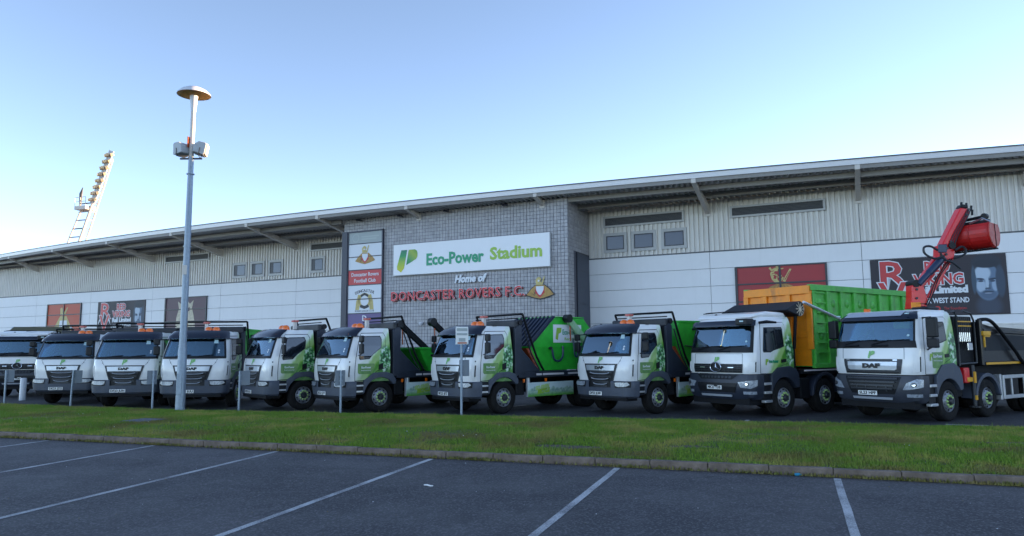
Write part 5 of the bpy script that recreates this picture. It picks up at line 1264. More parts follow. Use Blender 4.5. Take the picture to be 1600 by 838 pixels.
# ---- skips carried by the loaders
def skip_thing(t, name, label, kind):
    s = empty(name, t.location, t.rotation_euler[2], label, 'skip')
    if kind == 'lidded':
        w = .92; z0 = 1.26
        low = [(3.05, z0), (2.62, 2.02), (6.02, 2.02), (5.72, z0)]
        MB().side(low, -w, w).build('lower_body', 'green', s, bevel=.01)
        MB().side([(2.62, 2.02), (3.72, 2.98), (5.15, 2.98), (6.02, 2.10), (6.02, 2.02)], -w, w).build('upper_body', 'green', s, bevel=.01)
        fl = MB(); fl.box(-w - .03, w + .03, 2.58, 6.06, 1.995, 2.04); fl.build('waist_rib', 'green', s)
        n = 10                                   # ribbed navy lid sheets on the sloping front
        d = Vector((0, 1.10, .96)); L = d.length; d.normalize(); up = Vector((0, -d.z, d.y))
        lid = MB(); lid.beam((0, 2.60, 2.03), (0, 3.74, 3.02), 2 * w + .1, .03, up); lid.build('lid', 'lid', s)
        for k in range(n):
            x = -w + .05 + k * (2 * w - .1) / (n - 1); m_ = MB(); m_.beam(Vector((x, 2.60, 2.03)) + up * .03, Vector((x, 3.74, 3.02)) + up * .03, .06, .05, up); m_.build('lid_rib', 'lid', s, bevel=.01)
        m_ = MB().beam((0, 3.7, 3.01), (0, 5.15, 3.01), 2 * w + .04, .03, (0, 0, 1)); m_.build('top_plate', 'green', s)
        for x in (-w, w): m_ = MB(); m_.beam((x, 2.58, 2.02), (x, 3.73, 3.02), .05, .07, up); m_.build('edge_trim', 'lid', s)
        # hazard painted front foot
        MB().side([(2.66, 1.98), (3.06, 1.27), (2.92, 1.27), (2.48, 1.98)], -w, w).build('front_foot', 'rust', s)
        for k in range(4):
            z = 1.36 + k * .16; y = 2.98 - (z - 1.3) * .6; MB().side([(y - .06, z), (y + .08, z - .02), (y + .02, z + .08), (y - .12, z + .10)], w, w + .012).build('hazard_stripe', 'yellow' if False else 'scuffed', s)
        bd = MB().box(w + .002, w + .014, 3.68, 5.02, 2.16, 2.76).build('board', 'sign_white', s)
        text_obj('board_text', 'Eco-Power', .24, .002, 'teal', bd, (w + .016, 4.5, 2.50), rot=ROT_SIDE, off=.006, width=.8)
        text_obj('board_text', 'Recycling', .13, .002, 'leafgreen', bd, (w + .016, 4.5, 2.28), rot=ROT_SIDE, off=.002, width=.6)
        lb = MB().prism([(-.14, -.2), (-.04, -.24), (0, -.03), (.12, .02), (.14, .17), (-.08, .17)], (w + .016, 3.92, 2.48), (0, 1, 0), (0, 0, 1), (1, 0, 0), 0, .004); lb.build('board_logo', 'leafgreen', bd)
        for y in (3.5, 5.0):
            MB().tube([(w, y, 1.98), (w + .1, y, 1.98)], .05, 10).build('lifting_lug', 'steel_dark', s)
        ch = MB(); ch.tube(curve_pts([(w + .08, 3.55, 1.95), (w + .1, 3.62, 1.62), (w + .1, 3.85, 1.56), (w + .1, 4.02, 1.72), (w + .08, 4.05, 2.05)]), .035, 7); ch.build('hanging_strop', 'blueblack', s, smooth_=True)
        ch = MB(); ch.tube(curve_pts([(w + .08, 4.55, 2.3), (w + .1, 4.6, 1.75), (w + .1, 4.72, 1.72), (w + .08, 4.75, 2.1)]), .03, 7); ch.build('hanging_strop', 'blueblack', s, smooth_=True)
    else:
        w = .90; z0 = 1.26; zt = 2.02 if kind == 'low' else 2.80; y0, y1 = (3.0, 5.9) if kind == 'low' else (2.55, 5.9)
        ins = .40 if kind == 'low' else .62
        if kind == 'low': prof = [(y0 + ins, z0), (y0, zt), (y1, zt), (y1 - ins, z0)]
        else: prof = [(y0 + ins, z0), (y0 + .02, 2.02), (y0 + .25, zt), (y1 - .3, zt), (y1, 2.1), (y1 - ins, z0)]
        hollow = MB(); t_ = .03
        hollow.side(prof, w - t_, w); hollow.side(prof, -w, -w + t_)
        for a, b in zip(prof, prof[1:] + prof[:1]):
            if a[1] == zt and b[1] == zt: continue
            hollow.beam((0, a[0], a[1]), (0, b[0], b[1]), 2 * w - .01, t_, (0, -(b[1] - a[1]), b[0] - a[0]))
        hollow.build('body', 'green', s)
        pr = [p for p in prof if p[1] == zt]
        r_ = MB(); ya, yb_ = min(p[0] for p in pr), max(p[0] for p in pr)
        r_.box(w - .02, w + .035, ya - .02, yb_ + .02, zt - .05, zt + .02); r_.box(-w - .035, -w + .02, ya - .02, yb_ + .02, zt - .05, zt + .02); r_.box(-w, w, ya - .035, ya + .02, zt - .05, zt + .02); r_.box(-w, w, yb_ - .02, yb_ + .035, zt - .05, zt + .02); r_.build('top_rim', 'green', s, bevel=.008)
        if kind == 'low':
            MB().box(w + .002, w + .012, 3.6, 4.95, 1.78, 1.93).build('nameplate', 'print_grey', s)
        else:
            MB().box(w, w + .02, 2.58, 5.9, 2.0, 2.04).build('waist_rib', 'green', s); MB().tube([(w + .04, 3.0, 2.02), (w + .05, 3.9, 1.95)], .02, 6).build('locking_bar', 'steel_dark', s)
            MB().side([(2.55, 2.0), (3.1, 1.3), (2.96, 1.3), (2.38, 2.0)], -w, w).build('front_foot', 'rust', s)
        for y in (3.5, 5.1): MB().tube([(w, y, zt - .25), (w + .1, y, zt - .25)], .045, 10).build('lifting_lug', 'steel_dark', s)
    return s
skip_thing(LT[4], 'skip', 'dark low skip mostly hidden behind the cab right of the lamp post', 'low')
skip_thing(LT[3], 'skip', 'green skip showing as a strip behind the cab at the lamp post', 'tall')
skip_thing(LT[5], 'skip', 'low open green skip with a pale nameplate, loading arm folded above it', 'low')
skip_thing(LT[6], 'lidded_skip', 'big green skip with sloping ribbed navy lid and white board on its side', 'lidded')
skip_thing(LT[7], 'skip', 'tall green skip with sloping ends beside the orange fronted container', 'tall')
# lifting arms, added as parts to the trucks on which they show
def lift_arms(t, pts, m, x=1.02, both=True, w=.17):
    for sg in ((1, -1) if both else (1,)):
        a = MB()
        for p, q in zip(pts[:-1], pts[1:]): a.beam((sg * x, *p), (sg * x, *q), .12, w, (0, -(q[1] - p[1]), q[0] - p[0]))
        o = a.build('lifting_arm', m, t, bevel=.02)
        MB().lathe([(0, -.11), (.14, -.11), (.14, .11), (0, .11)], (sg * x, *pts[0]), (1, 0, 0), 14).build('arm_head', 'black', o, smooth_=True)
        MB().tube([(sg * x, pts[0][0] + .1, pts[0][1] - .1), (sg * x, pts[0][0] + .12, pts[0][1] - .75)], .022, 6).build('chain', 'rust', o)
        MB().tube([(sg * (x - .1), pts[-1][0] - .9, 1.25), (sg * (x - .1), (pts[0][0] + pts[-1][0]) / 2, (pts[0][1] + pts[-1][1]) / 2 - .1)], .05, 8).build('lift_ram', 'steel_dark', o)
MT['arm_print'] = mat('arm_pale_green', (0.42, 0.55, 0.40), .35, var=.35, vscale=2.5, col2=(0.12, 0.38, 0.08))
lift_arms(LT[6], [(4.22, 2.96), (5.35, 1.95), (5.7, 1.3)], 'arm_print', 1.08, w=.24)
lift_arms(LT[5], [(3.45, 2.90), (4.55, 2.05), (5.3, 1.3)], 'chassis', 1.0, w=.22)
lift_arms(LT[7], [(4.2, 2.6), (5.2, 1.95), (5.6, 1.3)], 'chassis', 1.04, w=.2)
for i in (1, 2, 3, 4): lift_arms(LT[i], [(4.0, 2.5), (5.1, 1.9), (5.6, 1.3)], 'chassis', .98, w=.2)

# ---- heavy four-axle cabs
def build_heavy(style):
    star = style == 'star'
    t = empty('hook_lift_truck' if star else 'grab_tipper_truck', (0, 0, 0))
    st = [(1.22, .06, 1.19), (1.45, .05, 1.21), (1.92, .09, 1.21), (2.0, .10, 1.21), (2.10, .125, 1.20), (2.50, .22, 1.17), (2.80, .30, 1.14), (2.90, .34, 1.12), (3.0, .42, 1.09), (3.06, .55, 1.04)]
    st = [(a, b, c * .955) for a, b, c in st]; sh = Shell(st, 2.02, .24, .06, .24)
    mb = MB(); zl, zh = 2.10, 2.80
    base, n, zs = sh.skin(mb, lambda q, z: abs(q) < 1.4 and zl < z < zh, qs=[0, .5, 1, 1.2, 1.4, 1.6, 1.8, 2, 2.5, 3])
    top = base + (len(zs) - 1) * n
    mb.f.append(tuple(top + k for k in range(n))); mb.f.append(tuple(base + k for k in range(n))[::-1])
    for i in range(len(zs) - 1): mb.f.append((base + i * n, base + (i + 1) * n, base + (i + 1) * n + n - 1, base + i * n + n - 1))
    cab = mb.build('cab', 'livery_big', t, smooth_=True)
    interior(cab, sh, zl, zh - .05)
    if not star: MB().box(.35, .8, .55, .75, 2.52, 2.74).build('hanging_vest', 'yellow_vest', cab, bevel=.04)
    sh.patch([(-1.4, zl), (1.4, zl), (1.4, zh), (-1.4, zh)], -.012, .008).build('windscreen', 'glass', t, smooth_=True)
    fr = MB()
    lo = 1.96 if star else 1.93
    for poly in ([(-1.6, lo), (1.6, lo), (1.52, zl + .03), (0, zl + .04), (-1.52, zl + .03)], [(-1.52, zh - .03), (1.52, zh - .03), (1.5, zh + .05), (-1.5, zh + .05)], [(-1.62 if star else -1.5, lo), (-1.38, zl), (-1.38, zh), (-1.6 if star else -1.5, zh)], [(1.38, zl), (1.62 if star else 1.5, lo), (1.6 if star else 1.5, zh), (1.38, zh)]):
        p = sh.patch(poly, .002, .008); fr.add(p.v, p.f)
    fr.build('windscreen_surround', 'black', t, smooth_=True)
    for x0 in (-.78, .02):
        p0 = sh.P(sh.q_of_x(x0, 2.03), 2.03, .03); p1 = sh.P(sh.q_of_x(x0 + .45, 2.16), 2.16, .03); p2 = sh.P(sh.q_of_x(x0 + .95, 2.17), 2.17, .025)
        MB().tube([p0, p1], .016, 6).tube([sh.P(sh.q_of_x(x0 + .05, 2.13), 2.13, .02), p2], .013, 6).tube([sh.P(sh.q_of_x(x0 + .0, 2.0), 2.0, .03), sh.P(sh.q_of_x(x0 + .42, 2.0), 2.0, .03)], .03, 6).build('wiper', 'black', t)
    for z in (2.3,): sh.patch(disc_poly(.92, z, .035, 8), -.002, .002, 'x').build('round_sticker', 'sticker', t)
    # sun visor
    v = MB(); q_ = [-1.6, -1.4, -1.2, -1, -.5, 0, .5, 1, 1.2, 1.4, 1.6]
    rv = [(2.76, .03), (2.77, .15), (2.86, .17), (2.94, .14), (2.95, .02)] if star else [(2.80, .02), (2.81, .10), (2.90, .10), (3.0, .04), (3.05, .0)]
    for (z, o) in rv:
        for q in q_: p = sh.P(q, z, o * (1 - .3 * max(0, abs(q) - 1.1) / .5)); v.v.append(tuple(p))
    nn = len(q_)
    for i in range(len(rv) - 1):
        for k in range(nn - 1): v.f.append((i * nn + k, i * nn + k + 1, (i + 1) * nn + k + 1, (i + 1) * nn + k))
    v.build('sun_visor', 'visor', t, smooth_=True)
    if star:
        for x in (.92,): MB().box(x - .22, x + .16, .06, .4, 2.78, 2.98).build('visor_housing', 'black', t, bevel=.03)
        MB().box(.86, .98, .05, .07, 2.88, 2.92).build('marker_lamp', 'sticker', t)
        MB().side([(.42, 3.02), (.55, 3.14), (1.1, 3.22), (1.85, 3.2), (2.0, 3.05)], -1.02, 1.02).build('roof', 'livery_big', t, bevel=.06)
        r_ = MB()
        for k in range(6): r_.tube([(-.75 + .02 * k, .55 + k * .07, 3.22 + .01 * k), (.05 + .05 * k, .58 + k * .07, 3.24)], .012, 5)
        r_.tube([(-.8, .5, 3.2), (-.5, .95, 3.25)], .015, 5); r_.tube([(.1, .5, 3.2), (.35, .95, 3.25)], .015, 5); r_.build('roof_rack', 'black', t)
        MB().lathe([(.04, 0), (.05, .05), (0, .09)], (-.4, .6, 3.1), (0, 0, 1), 8).build('aerial_base', 'black', t)
    else:
        sh2 = MB(); pl = []
        for (z, o) in ((2.92, .115), (3.02, .06), (3.07, .0)):
            for x in (-.85, -.4, 0, .4, .72): p = sh.P(sh.q_of_x(x - (0.0 if z > 3 else 0), min(z, 3.05)), min(z, 3.05), o); p.z = z; pl.append(tuple(p))
        sh2.add(pl, [(5 * i + k, 5 * i + k + 1, 5 * i + k + 6, 5 * i + k + 5) for i in range(2) for k in range(4)]); sh2.build('visor_top_panel', 'silver', t, smooth_=True)
        for x in (-1.0, .92): MB().box(x - .05, x + .05, .23, .27, 2.96, 2.99).build('marker_lamp', 'sticker', t)
        MB().side([(.55, 3.04), (.75, 3.10), (1.9, 3.10), (2.0, 3.04)], -1.0, 1.0).build('roof', 'livery_big', t, bevel=.04)
        MB().lathe([(.09, 0), (.09, .16), (.06, .22), (0, .22)], (-.55, .9, 3.08), (0, 0, 1), 12).build('amber_beacon', 'orange_lens', t, smooth_=True)
        MB().box(.5, .95, 1.2, 1.75, 3.10, 3.24).build('roof_box', 'black', t, bevel=.04)
    leaf_logo(t, sh, 1.76 if not star else 1.74, 1.1)
    sm = MB()
    for poly in ([(-.84, 1.925), (.84, 1.925), (.84, 1.934), (-.84, 1.934)], [(.84, 1.62), (.84, 1.93), (.849, 1.93), (.849, 1.62)], [(-.849, 1.62), (-.849, 1.93), (-.84, 1.93), (-.84, 1.62)]):
        p = sh.patch(poly, .001, .002, 'x'); sm.add(p.v, p.f)
    sm.build('flap_seam', 'black', t)
    sh.patch([(1.70, 1.60), (1.82, 1.60), (1.82, 1.66), (1.70, 1.66)], .004, .014).build('side_indicator', 'black', t)
    # front face
    if star:
        g = sh.patch([(-.86, 1.62), (-.84, 1.26), (.84, 1.26), (.86, 1.62)], .006, .02, 'x').build('grille', 'steel_dark', t)
        for z in (1.575, 1.49, 1.405, 1.32):
            for k in range(12):
                x = -.77 + k * .14
                if abs(x) < .17: continue
                sh.patch([(x - .055, z - .025), (x + .055, z - .025), (x + .065, z + .03), (x - .065, z + .03)], .022, .012, 'x').build('grille_slat', 'black' if True else 'steel_dark', g)
        for x in (-.5, .5): sh.patch([(x - .09, 1.46), (x + .09, 1.46), (x + .09, 1.49), (x - .09, 1.49)], .03, .01, 'x').build('grille_lamp', 'chrome', g)
        y = sh.P(0, 1.5, 0).y - .05; em = MB(); pts = [(math.cos(a) * .19, y, 1.48 + math.sin(a) * .19) for a in np.linspace(0, 2 * math.pi, 25)]
        em.tube(pts, .017, 6, caps=False)
        for k in range(3):
            a = math.pi / 2 + k * 2 * math.pi / 3; c = Vector((0, y, 1.48)); tip = c + Vector((math.cos(a), 0, math.sin(a))) * .185; s1 = Vector((-math.sin(a), 0, math.cos(a))) * .026
            em.add([c + s1, c - s1, tip, c + Vector((0, -.03, 0))], [(0, 2, 3), (1, 3, 2), (0, 3, 1), (0, 1, 2)])
        em.build('star_emblem', 'chrome', g, smooth_=True)
        MB().lathe([(0, 0), (.175, 0), (.175, .012), (0, .012)], (0, y + .02, 1.48), (0, 1, 0), 20).build('emblem_back', 'black', g)
    else:
        g = sh.patch([(-.80, 1.62), (-.80, 1.58), (-.74, 1.24), (.74, 1.24), (.80, 1.58), (.80, 1.62)], .006, .012, 'x').build('grille', 'steel_dark', t)
        sh.patch([(-.68, 1.55), (-.66, 1.36), (-.60, 1.335), (.60, 1.335), (.66, 1.36), (.68, 1.55)], .02, .014, 'x').build('badge_bar', 'silver', g)
        letters_on(g, sh, 'DAF', .0, 1.44, .15, .48, off=.042, bold=.012)
        sh.patch([(-.72, 1.29), (-.70, 1.25), (.70, 1.25), (.72, 1.29)], .02, .01, 'x').build('grille_slat', 'black', g)
        for x in (-.68, .62): sh.patch([(x - .05, 1.585), (x + .06, 1.585), (x + .06, 1.605), (x - .05, 1.605)], .02, .005, 'x').build('grille_lamp', 'chrome', g)
    for sg in (-1, 1):
        sh.patch([(sg * 1.35, 1.28), (sg * 1.75, 1.3), (sg * 1.75, 1.68), (sg * 1.4, 1.68)][::sg], .003, .02).build('air_deflector', 'white', t, smooth_=True)
        sh.patch([(sg * 1.80, 1.3), (sg * 1.88, 1.3), (sg * 1.88, 1.68), (sg * 1.80, 1.68)][::sg], .003, .006).build('air_slot', 'black', t)
    # bumper
    bs = Shell([(.50, .12, 1.06), (.58, .03, 1.13), (.86, -.02, 1.17), (1.05, -.01, 1.175), (1.20, .03, 1.165)], .60, .24, .07, .25)
    mb = MB(); bs.skin(mb); b0 = len(mb.v)
    bp = mb.build('bumper', 'cf_bumper' if not star else 'bumper_dk', t, smooth_=True)
    cm_ = 'black'
    if star:
        bs.patch([(-.72, 1.19), (-.55, 1.06), (.55, 1.06), (.72, 1.19)], .004, .008, 'x').build('lower_grille', 'black', bp)
        for k in range(9): x = -.48 + k * .12; bs.patch([(x - .035, 1.09), (x + .035, 1.09), (x + .045, 1.15), (x - .045, 1.15)], .014, .012, 'x').build('grille_slat', 'steel_dark', bp)
        bs.patch([(-.70, .96), (-.62, .70), (.62, .70), (.70, .96)], .003, .012, 'x').build('plate_recess', 'black', bp)
    else:
        bs.patch([(-.76, 1.17), (-.58, .72), (.58, .72), (.76, 1.17)], .003, .006, 'x').build('lower_grille', 'black', bp)
        for (z, hw) in ((1.12, .68), (1.03, .62), (.94, .58), (.85, .56)):
            bs.patch([(-hw, z - .018), (hw, z - .018), (hw, z + .02), (-hw, z + .02)], .012, .03, 'x').build('grille_slat', 'steel_dark', bp)
            for x in (-.4, -.15, .15, .4): bs.patch([(x - .012, z - .06), (x + .012, z - .06), (x + .012, z), (x - .012, z)], .01, .02, 'x').build('grille_rib', 'steel_dark', bp) if z < 1.0 else None
    bs.patch([(-.52, .58), (.52, .58), (.54, .64), (-.54, .64)], .02, .03, 'x').build('step_bar', 'silver', bp)
    MB().box(-1.0, 1.0, .16, .7, .36, .56).build('underrun', 'chassis', t)
    for sg in (-1, 1):
        if star: hp = [(sg * .74, .99), (sg * .82, .84), (sg * 1.08, .82), (sg * 1.19, .9), (sg * 1.20, 1.05), (sg * 1.0, 1.03)]
        else: hp = [(sg * .80, .84), (sg * .90, 1.02), (sg * 1.10, 1.12), (sg * 1.20, 1.10), (sg * 1.21, .92), (sg * 1.0, .86)]
        if sg < 0: hp = hp[::-1]
        hl = bs.patch(hp, .006, .014, 'x').build('headlight', 'headlight', bp, smooth_=True)
        cx_, cz_ = (1.0, .94) if star else (1.05, .97)
        rp = bs.patch(disc_poly(sg * cx_, cz_, .055, 12), .021, .01, 'x').build('headlight_bowl', 'steel_dark', bp)
        bs.patch(disc_poly(sg * (cx_ + .0), cz_, .035, 10), .032, .006, 'x').build('headlight_bulb', 'chrome', bp)
        bs.patch([(sg * .88, .66), (sg * 1.14, .66), (sg * 1.15, .74), (sg * .88, .74)][::sg], .004, .012, 'x').build('fog_lamp', 'headlight', bp)
    # sides
    for sg, mp_ in ((1, 'y'), (-1, '-y')):
        rev = (lambda p: p[::-1]) if sg < 0 else (lambda p: p)
        door = [(.52, 1.24), (.52, 2.0), (.66, 2.86), (1.66, 2.88), (1.72, 2.80), (1.72, 1.62), (1.42, 1.52), (1.20, 1.30), (1.14, 1.24)]
        sh.patch(rev([(.505, 1.225), (.505, 2.0), (.645, 2.875), (1.67, 2.895), (1.735, 2.81), (1.735, 1.605), (1.43, 1.505), (1.21, 1.285), (1.15, 1.225)]), .001, .002, mp_).build('door_gap_shadow', 'black', t)  # seam shadow of the door, painted as a black plate beneath it
        d = sh.patch(rev(door), .004, .006, mp_).build('door', 'livery_big', t)
        wp_ = [(.62, 2.02), (.76, 2.72), (1.56, 2.74), (1.60, 2.68), (1.60, 2.14), (1.40, 2.08), (1.1, 2.02), (.95, 1.96), (.64, 1.96)]
        sh.patch(rev(wp_), .011, .004, mp_).build('window_seal', 'black', d)
        sh.patch(rev([(y * .93 + .083, z * .92 + .19) for y, z in wp_]), .016, .003, mp_).build('side_window', 'darkglass', d)
        if star: sh.patch(rev([(1.22, 2.05), (1.22, 2.7), (1.26, 2.7), (1.26, 2.05)]), .019, .004, mp_).build('window_bar', 'black', d)
        sh.patch(rev([(1.42, 1.64), (1.42, 1.74), (1.64, 1.76), (1.64, 1.66)]), .011, .014, mp_).build('door_handle', 'black', d)
        if sg > 0:
            if not star: sh.patch([(.82, 1.42), (.82, 1.80), (1.36, 1.80), (1.38, 1.74), (1.3, 1.38), (.86, 1.38)], .011, .002, 'y').build('door_print', 'guardgreen', d)
            text_obj('door_print_text', 'Eco-Power', .11, .002, 'teal' if star else 'print_white', d, (1.182, 1.06, 1.68), rot=ROT_SIDE, off=.004, width=.42)
            text_obj('door_print_text', 'Environmental', .06, .002, 'teal' if star else 'print_white', d, (1.182, 1.06, 1.57), rot=ROT_SIDE, width=.4)
            MB().prism([(-.07, -.1), (-.02, -.12), (0, -.015), (.06, .01), (.07, .085), (-.04, .085)], (1.178, .76, 1.68), (0, 1, 0), (0, 0, 1), (1, 0, 0), 0, .004).build('leaf_logo', 'leafgreen', d)
        sx = lambda a, b: (min(a * sg, b * sg), max(a * sg, b * sg))
        st_ = MB().box(*sx(.8, 1.13), .60, .92, .50, 1.2).build('step_box', 'black', t, bevel=.02)
        for z in (.42, .66, .90): MB().box(*sx(1.05, 1.19), .60, .92, z, z + .07).build('step', 'alu', st_, bevel=.012)
        if not star: mirror_unit(t, 1.13 * sg, .66, 2.48, True, sg)
        else: MB().tube([(1.08 * sg, .62, 2.86), (1.30 * sg, .66, 2.88), (1.42 * sg, .92, 2.86)], [.04, .05, .03], 8).build('mirror_camera', 'black', t, smooth_=True)
        for (ya, nm) in ((1.50, 0), (3.50, 1)):
            if nm == 0: arch = [(.90, .72), (.92, 1.16), (1.06, 1.30), (1.22, 1.46), (1.80, 1.50), (2.06, 1.38), (2.18, 1.16), (2.20, .80)]
            else:
                arch = [(ya + .70 * math.cos(a), .50 + .70 * math.sin(a)) for a in np.linspace(math.radians(178), math.radians(5), 14)]
            arc = [(ya + .60 * math.cos(a), .50 + .60 * math.sin(a)) for a in np.linspace(math.radians(10 if nm else 28), math.radians(172 if nm else 160), 14)]
            MB().side(arch + arc, *sx(.80, 1.20)).build('wheel_arch', 'bumper' if not star else 'bumper_dk', t, bevel=.015)
            wheel(t, 1.16 * sg, ya, r=.52, w=.34, out=sg)
        for ya in (6.2, 7.6):
            wheel(t, 1.22 * sg, ya, r=.52, w=.3, out=sg, lime=True, dark=False); wheel(t, .88 * sg, ya, r=.52, w=.3, out=sg, dark=True)
        MB().box(*sx(.38, .48), .6, 8.6, .78, 1.10).build('chassis_rail', 'chassis', t)
        # side guard / tank
        if star: MB().box(*sx(.55, 1.15), 2.3, 2.75, .45, 1.05).build('tank', 'chassis', t, bevel=.03); MB().box(*sx(1.12, 1.2), 4.4, 5.5, .55, 1.05).build('side_guard', 'steel_dark', t, bevel=.02)
        else:
            gr = MB(); gr.box(*sx(1.17, 1.21), 4.32, 5.60, 1.02, 1.12); gr.box(*sx(1.17, 1.21), 4.32, 5.60, .46, .56); gr.box(*sx(1.17, 1.21), 4.32, 4.40, .56, 1.02); gr.box(*sx(1.17, 1.21), 4.78, 4.84, .56, 1.02); gr.box(*sx(1.17, 1.21), 5.52, 5.60, .56, 1.02); gr.box(*sx(1.0, 1.17), 4.22, 4.32, .44, 1.14); gr.build('side_guard', 'alu', t, bevel=.008)
            MB().box(*sx(.6, 1.12), 4.5, 5.4, .52, 1.08).build('tank', 'black', t, bevel=.04)
    for ya in (1.5, 3.5, 6.2, 7.6): MB().tube([(-1.05, ya, .52), (1.05, ya, .52)], .08, 8).build('axle', 'chassis', t)
    MB().box(-1.0, 1.0, 2.06, 2.5, .60, 1.35).build('engine_cover', 'chassis', t)
    MB().box(-1.02, 1.02, 8.55, 8.65, .6, .9).build('rear_bumper', 'chassis', t)
    return t
MT['bumper_dk'] = mat('bumper_dark', (0.022, 0.028, 0.045), 0.42, var=.2)

def remap_z(t, kn_):
    zs_, zo = [k[0] for k in kn_], [k[1] for k in kn_]; done = set()
    def rec(o):
        for c in o.children:
            if c.name.startswith('wheel') and not c.name.startswith('wheel_arch'): continue
            if c.type == 'MESH':
                if c.matrix_local.to_3x3().is_identity if hasattr(Matrix, 'is_identity') and False else abs(c.matrix_local[2][2] - 1) < 1e-4 and abs(c.matrix_local[0][0] - 1) < 1e-4:
                    if c.data.name not in done:
                        done.add(c.data.name)
                        for v in c.data.vertices: v.co.z = float(np.interp(v.co.z, zs_, zo))
                else:
                    l = c.matrix_local.copy(); l.translation.z = float(np.interp(l.translation.z, zs_, zo)); c.matrix_local = l
            rec(c)
    rec(t)
hook = build_heavy('star')
remap_z(hook, [(0, 0), (1.2, 1.2), (1.62, 1.49), (2.10, 1.93), (2.80, 2.58), (3.25, 3.0)])
# hook frame, sheet roll and arms behind the cab
MB().box(-1.15, 1.15, 2.35, 8.7, 1.16, 1.30).build('subframe', 'chassis', hook, bevel=.01)
for sg in (-1, 1): MB().box(min(1.15 * sg, 1.17 * sg), max(1.15 * sg, 1.17 * sg), 2.5, 8.5, 1.24, 1.285).build('reflective_strip', 'stripe_white', hook)
MB().box(-1.0, 1.0, 2.15, 2.35, 1.1, 2.0).build('hook_frame', 'chassis', hook, bevel=.02)
MB().tube([(-1.14, 2.42, 3.06), (1.14, 2.42, 3.06)], .21, 16).build('sheet_roll', 'mesh_black', hook, smooth_=True)
MB().side([(1.75, 3.02), (2.42, 2.84), (2.62, 2.96), (2.60, 3.24), (2.45, 3.30)], -1.18, 1.18).build('roll_hood', 'canvas_reflection_grey', hook, bevel=.02)
er = MB()
for k in range(10):
    a = 2 * math.pi * k / 10; er.beam((1.165, 2.42, 3.06), (1.165, 2.42 + .2 * math.cos(a), 3.06 + .2 * math.sin(a)), .02, .05, (1, 0, 0))
er.lathe([(.17, 0), (.21, 0), (.21, .02), (.17, .02), (.17, 0)], (1.155, 2.42, 3.06), (1, 0, 0), 18); er.build('roll_end_wheel', 'cream', hook)
for sg in (-1, 1):
    MB().tube([(1.25 * sg, 2.50, 3.26), (1.26 * sg, 5.0, 2.62), (1.26 * sg, 6.6, 1.5)], .045, 8).build('sheeting_arm', 'alu', hook, smooth_=True)
    MB().tube([(1.0 * sg, 2.3, 1.9), (1.05 * sg, 2.38, 2.9)], .05, 8).build('roll_support', 'chassis', hook)
star2 = copy_tree(hook)
hx, hy = root_from_wheel(7.70, 20.33, 56, 1.16, 1.5)
place(hook, hx, hy, 56)
for sg in (-1, 1): mirror_unit(star2, 1.13 * sg, .62, 2.5, True, sg); tag(hook, 'white four axle hook lift truck with star badge carrying the orange and green container', 'truck', 'white and green hook lift trucks')
place(star2, -22.2, 31.9, -14); tag(star2, 'leftmost white truck with star badge, cut by the left frame edge', 'truck', 'white and green hook lift trucks')
number_plate(hook, 'MK23 YDB', -.05, -.02, .83); number_plate(star2, 'MK23 YDD', -.05, -.02, .83)
for ch in star2.children:      # the far truck carries an olive sheet
    if ch.name.startswith(('roll_hood', 'sheet_roll', 'roll_end_wheel', 'sheeting_arm')): ch.location.z = -.08
    if ch.name.startswith(('roll_hood', 'sheet_roll')):
        ch.data = ch.data.copy(); ch.data.materials[0] = MT['olive']

# roll-on container
ct = empty('roll_on_container', hook.location, hook.rotation_euler[2], 'large open container, orange front end and ribbed green sides, loaded on the star badged truck', 'container')
cw, cy0, cy1, cz0, cz1 = 1.12, 3.0, 9.2, 1.38, 3.80
MB().box(-cw, cw, cy0, cy0 + .05, cz0, cz1).build('front_wall', 'orange', ct, bevel=.01)
MB().box(-cw, cw, cy1 - .05, cy1, cz0, cz1).build('rear_wall', 'lightgreen', ct)
MB().box(-cw + .02, cw - .02, cy0 + .04, cy1 - .04, cz0 - .02, cz0 + .06).build('floor', 'lightgreen', ct)
for x in (-cw, -.42, .42, cw): MB().box(x - .09, x + .09, cy0 - .07, cy0, cz0 + .5, cz1 - .22).build('front_rib', 'orange', ct, bevel=.012)
MB().box(-cw - .06, cw + .06, cy0 - .09, cy0 + .06, cz1 - .26, cz1 - .02).build('front_top_rail', 'orange', ct, bevel=.012)
MB().box(-cw - .05, cw + .05, cy0 - .02, cy0 + .02, cz0 + .84, cz0 + .90).build('front_mid_rail', 'orange', ct, bevel=.01)
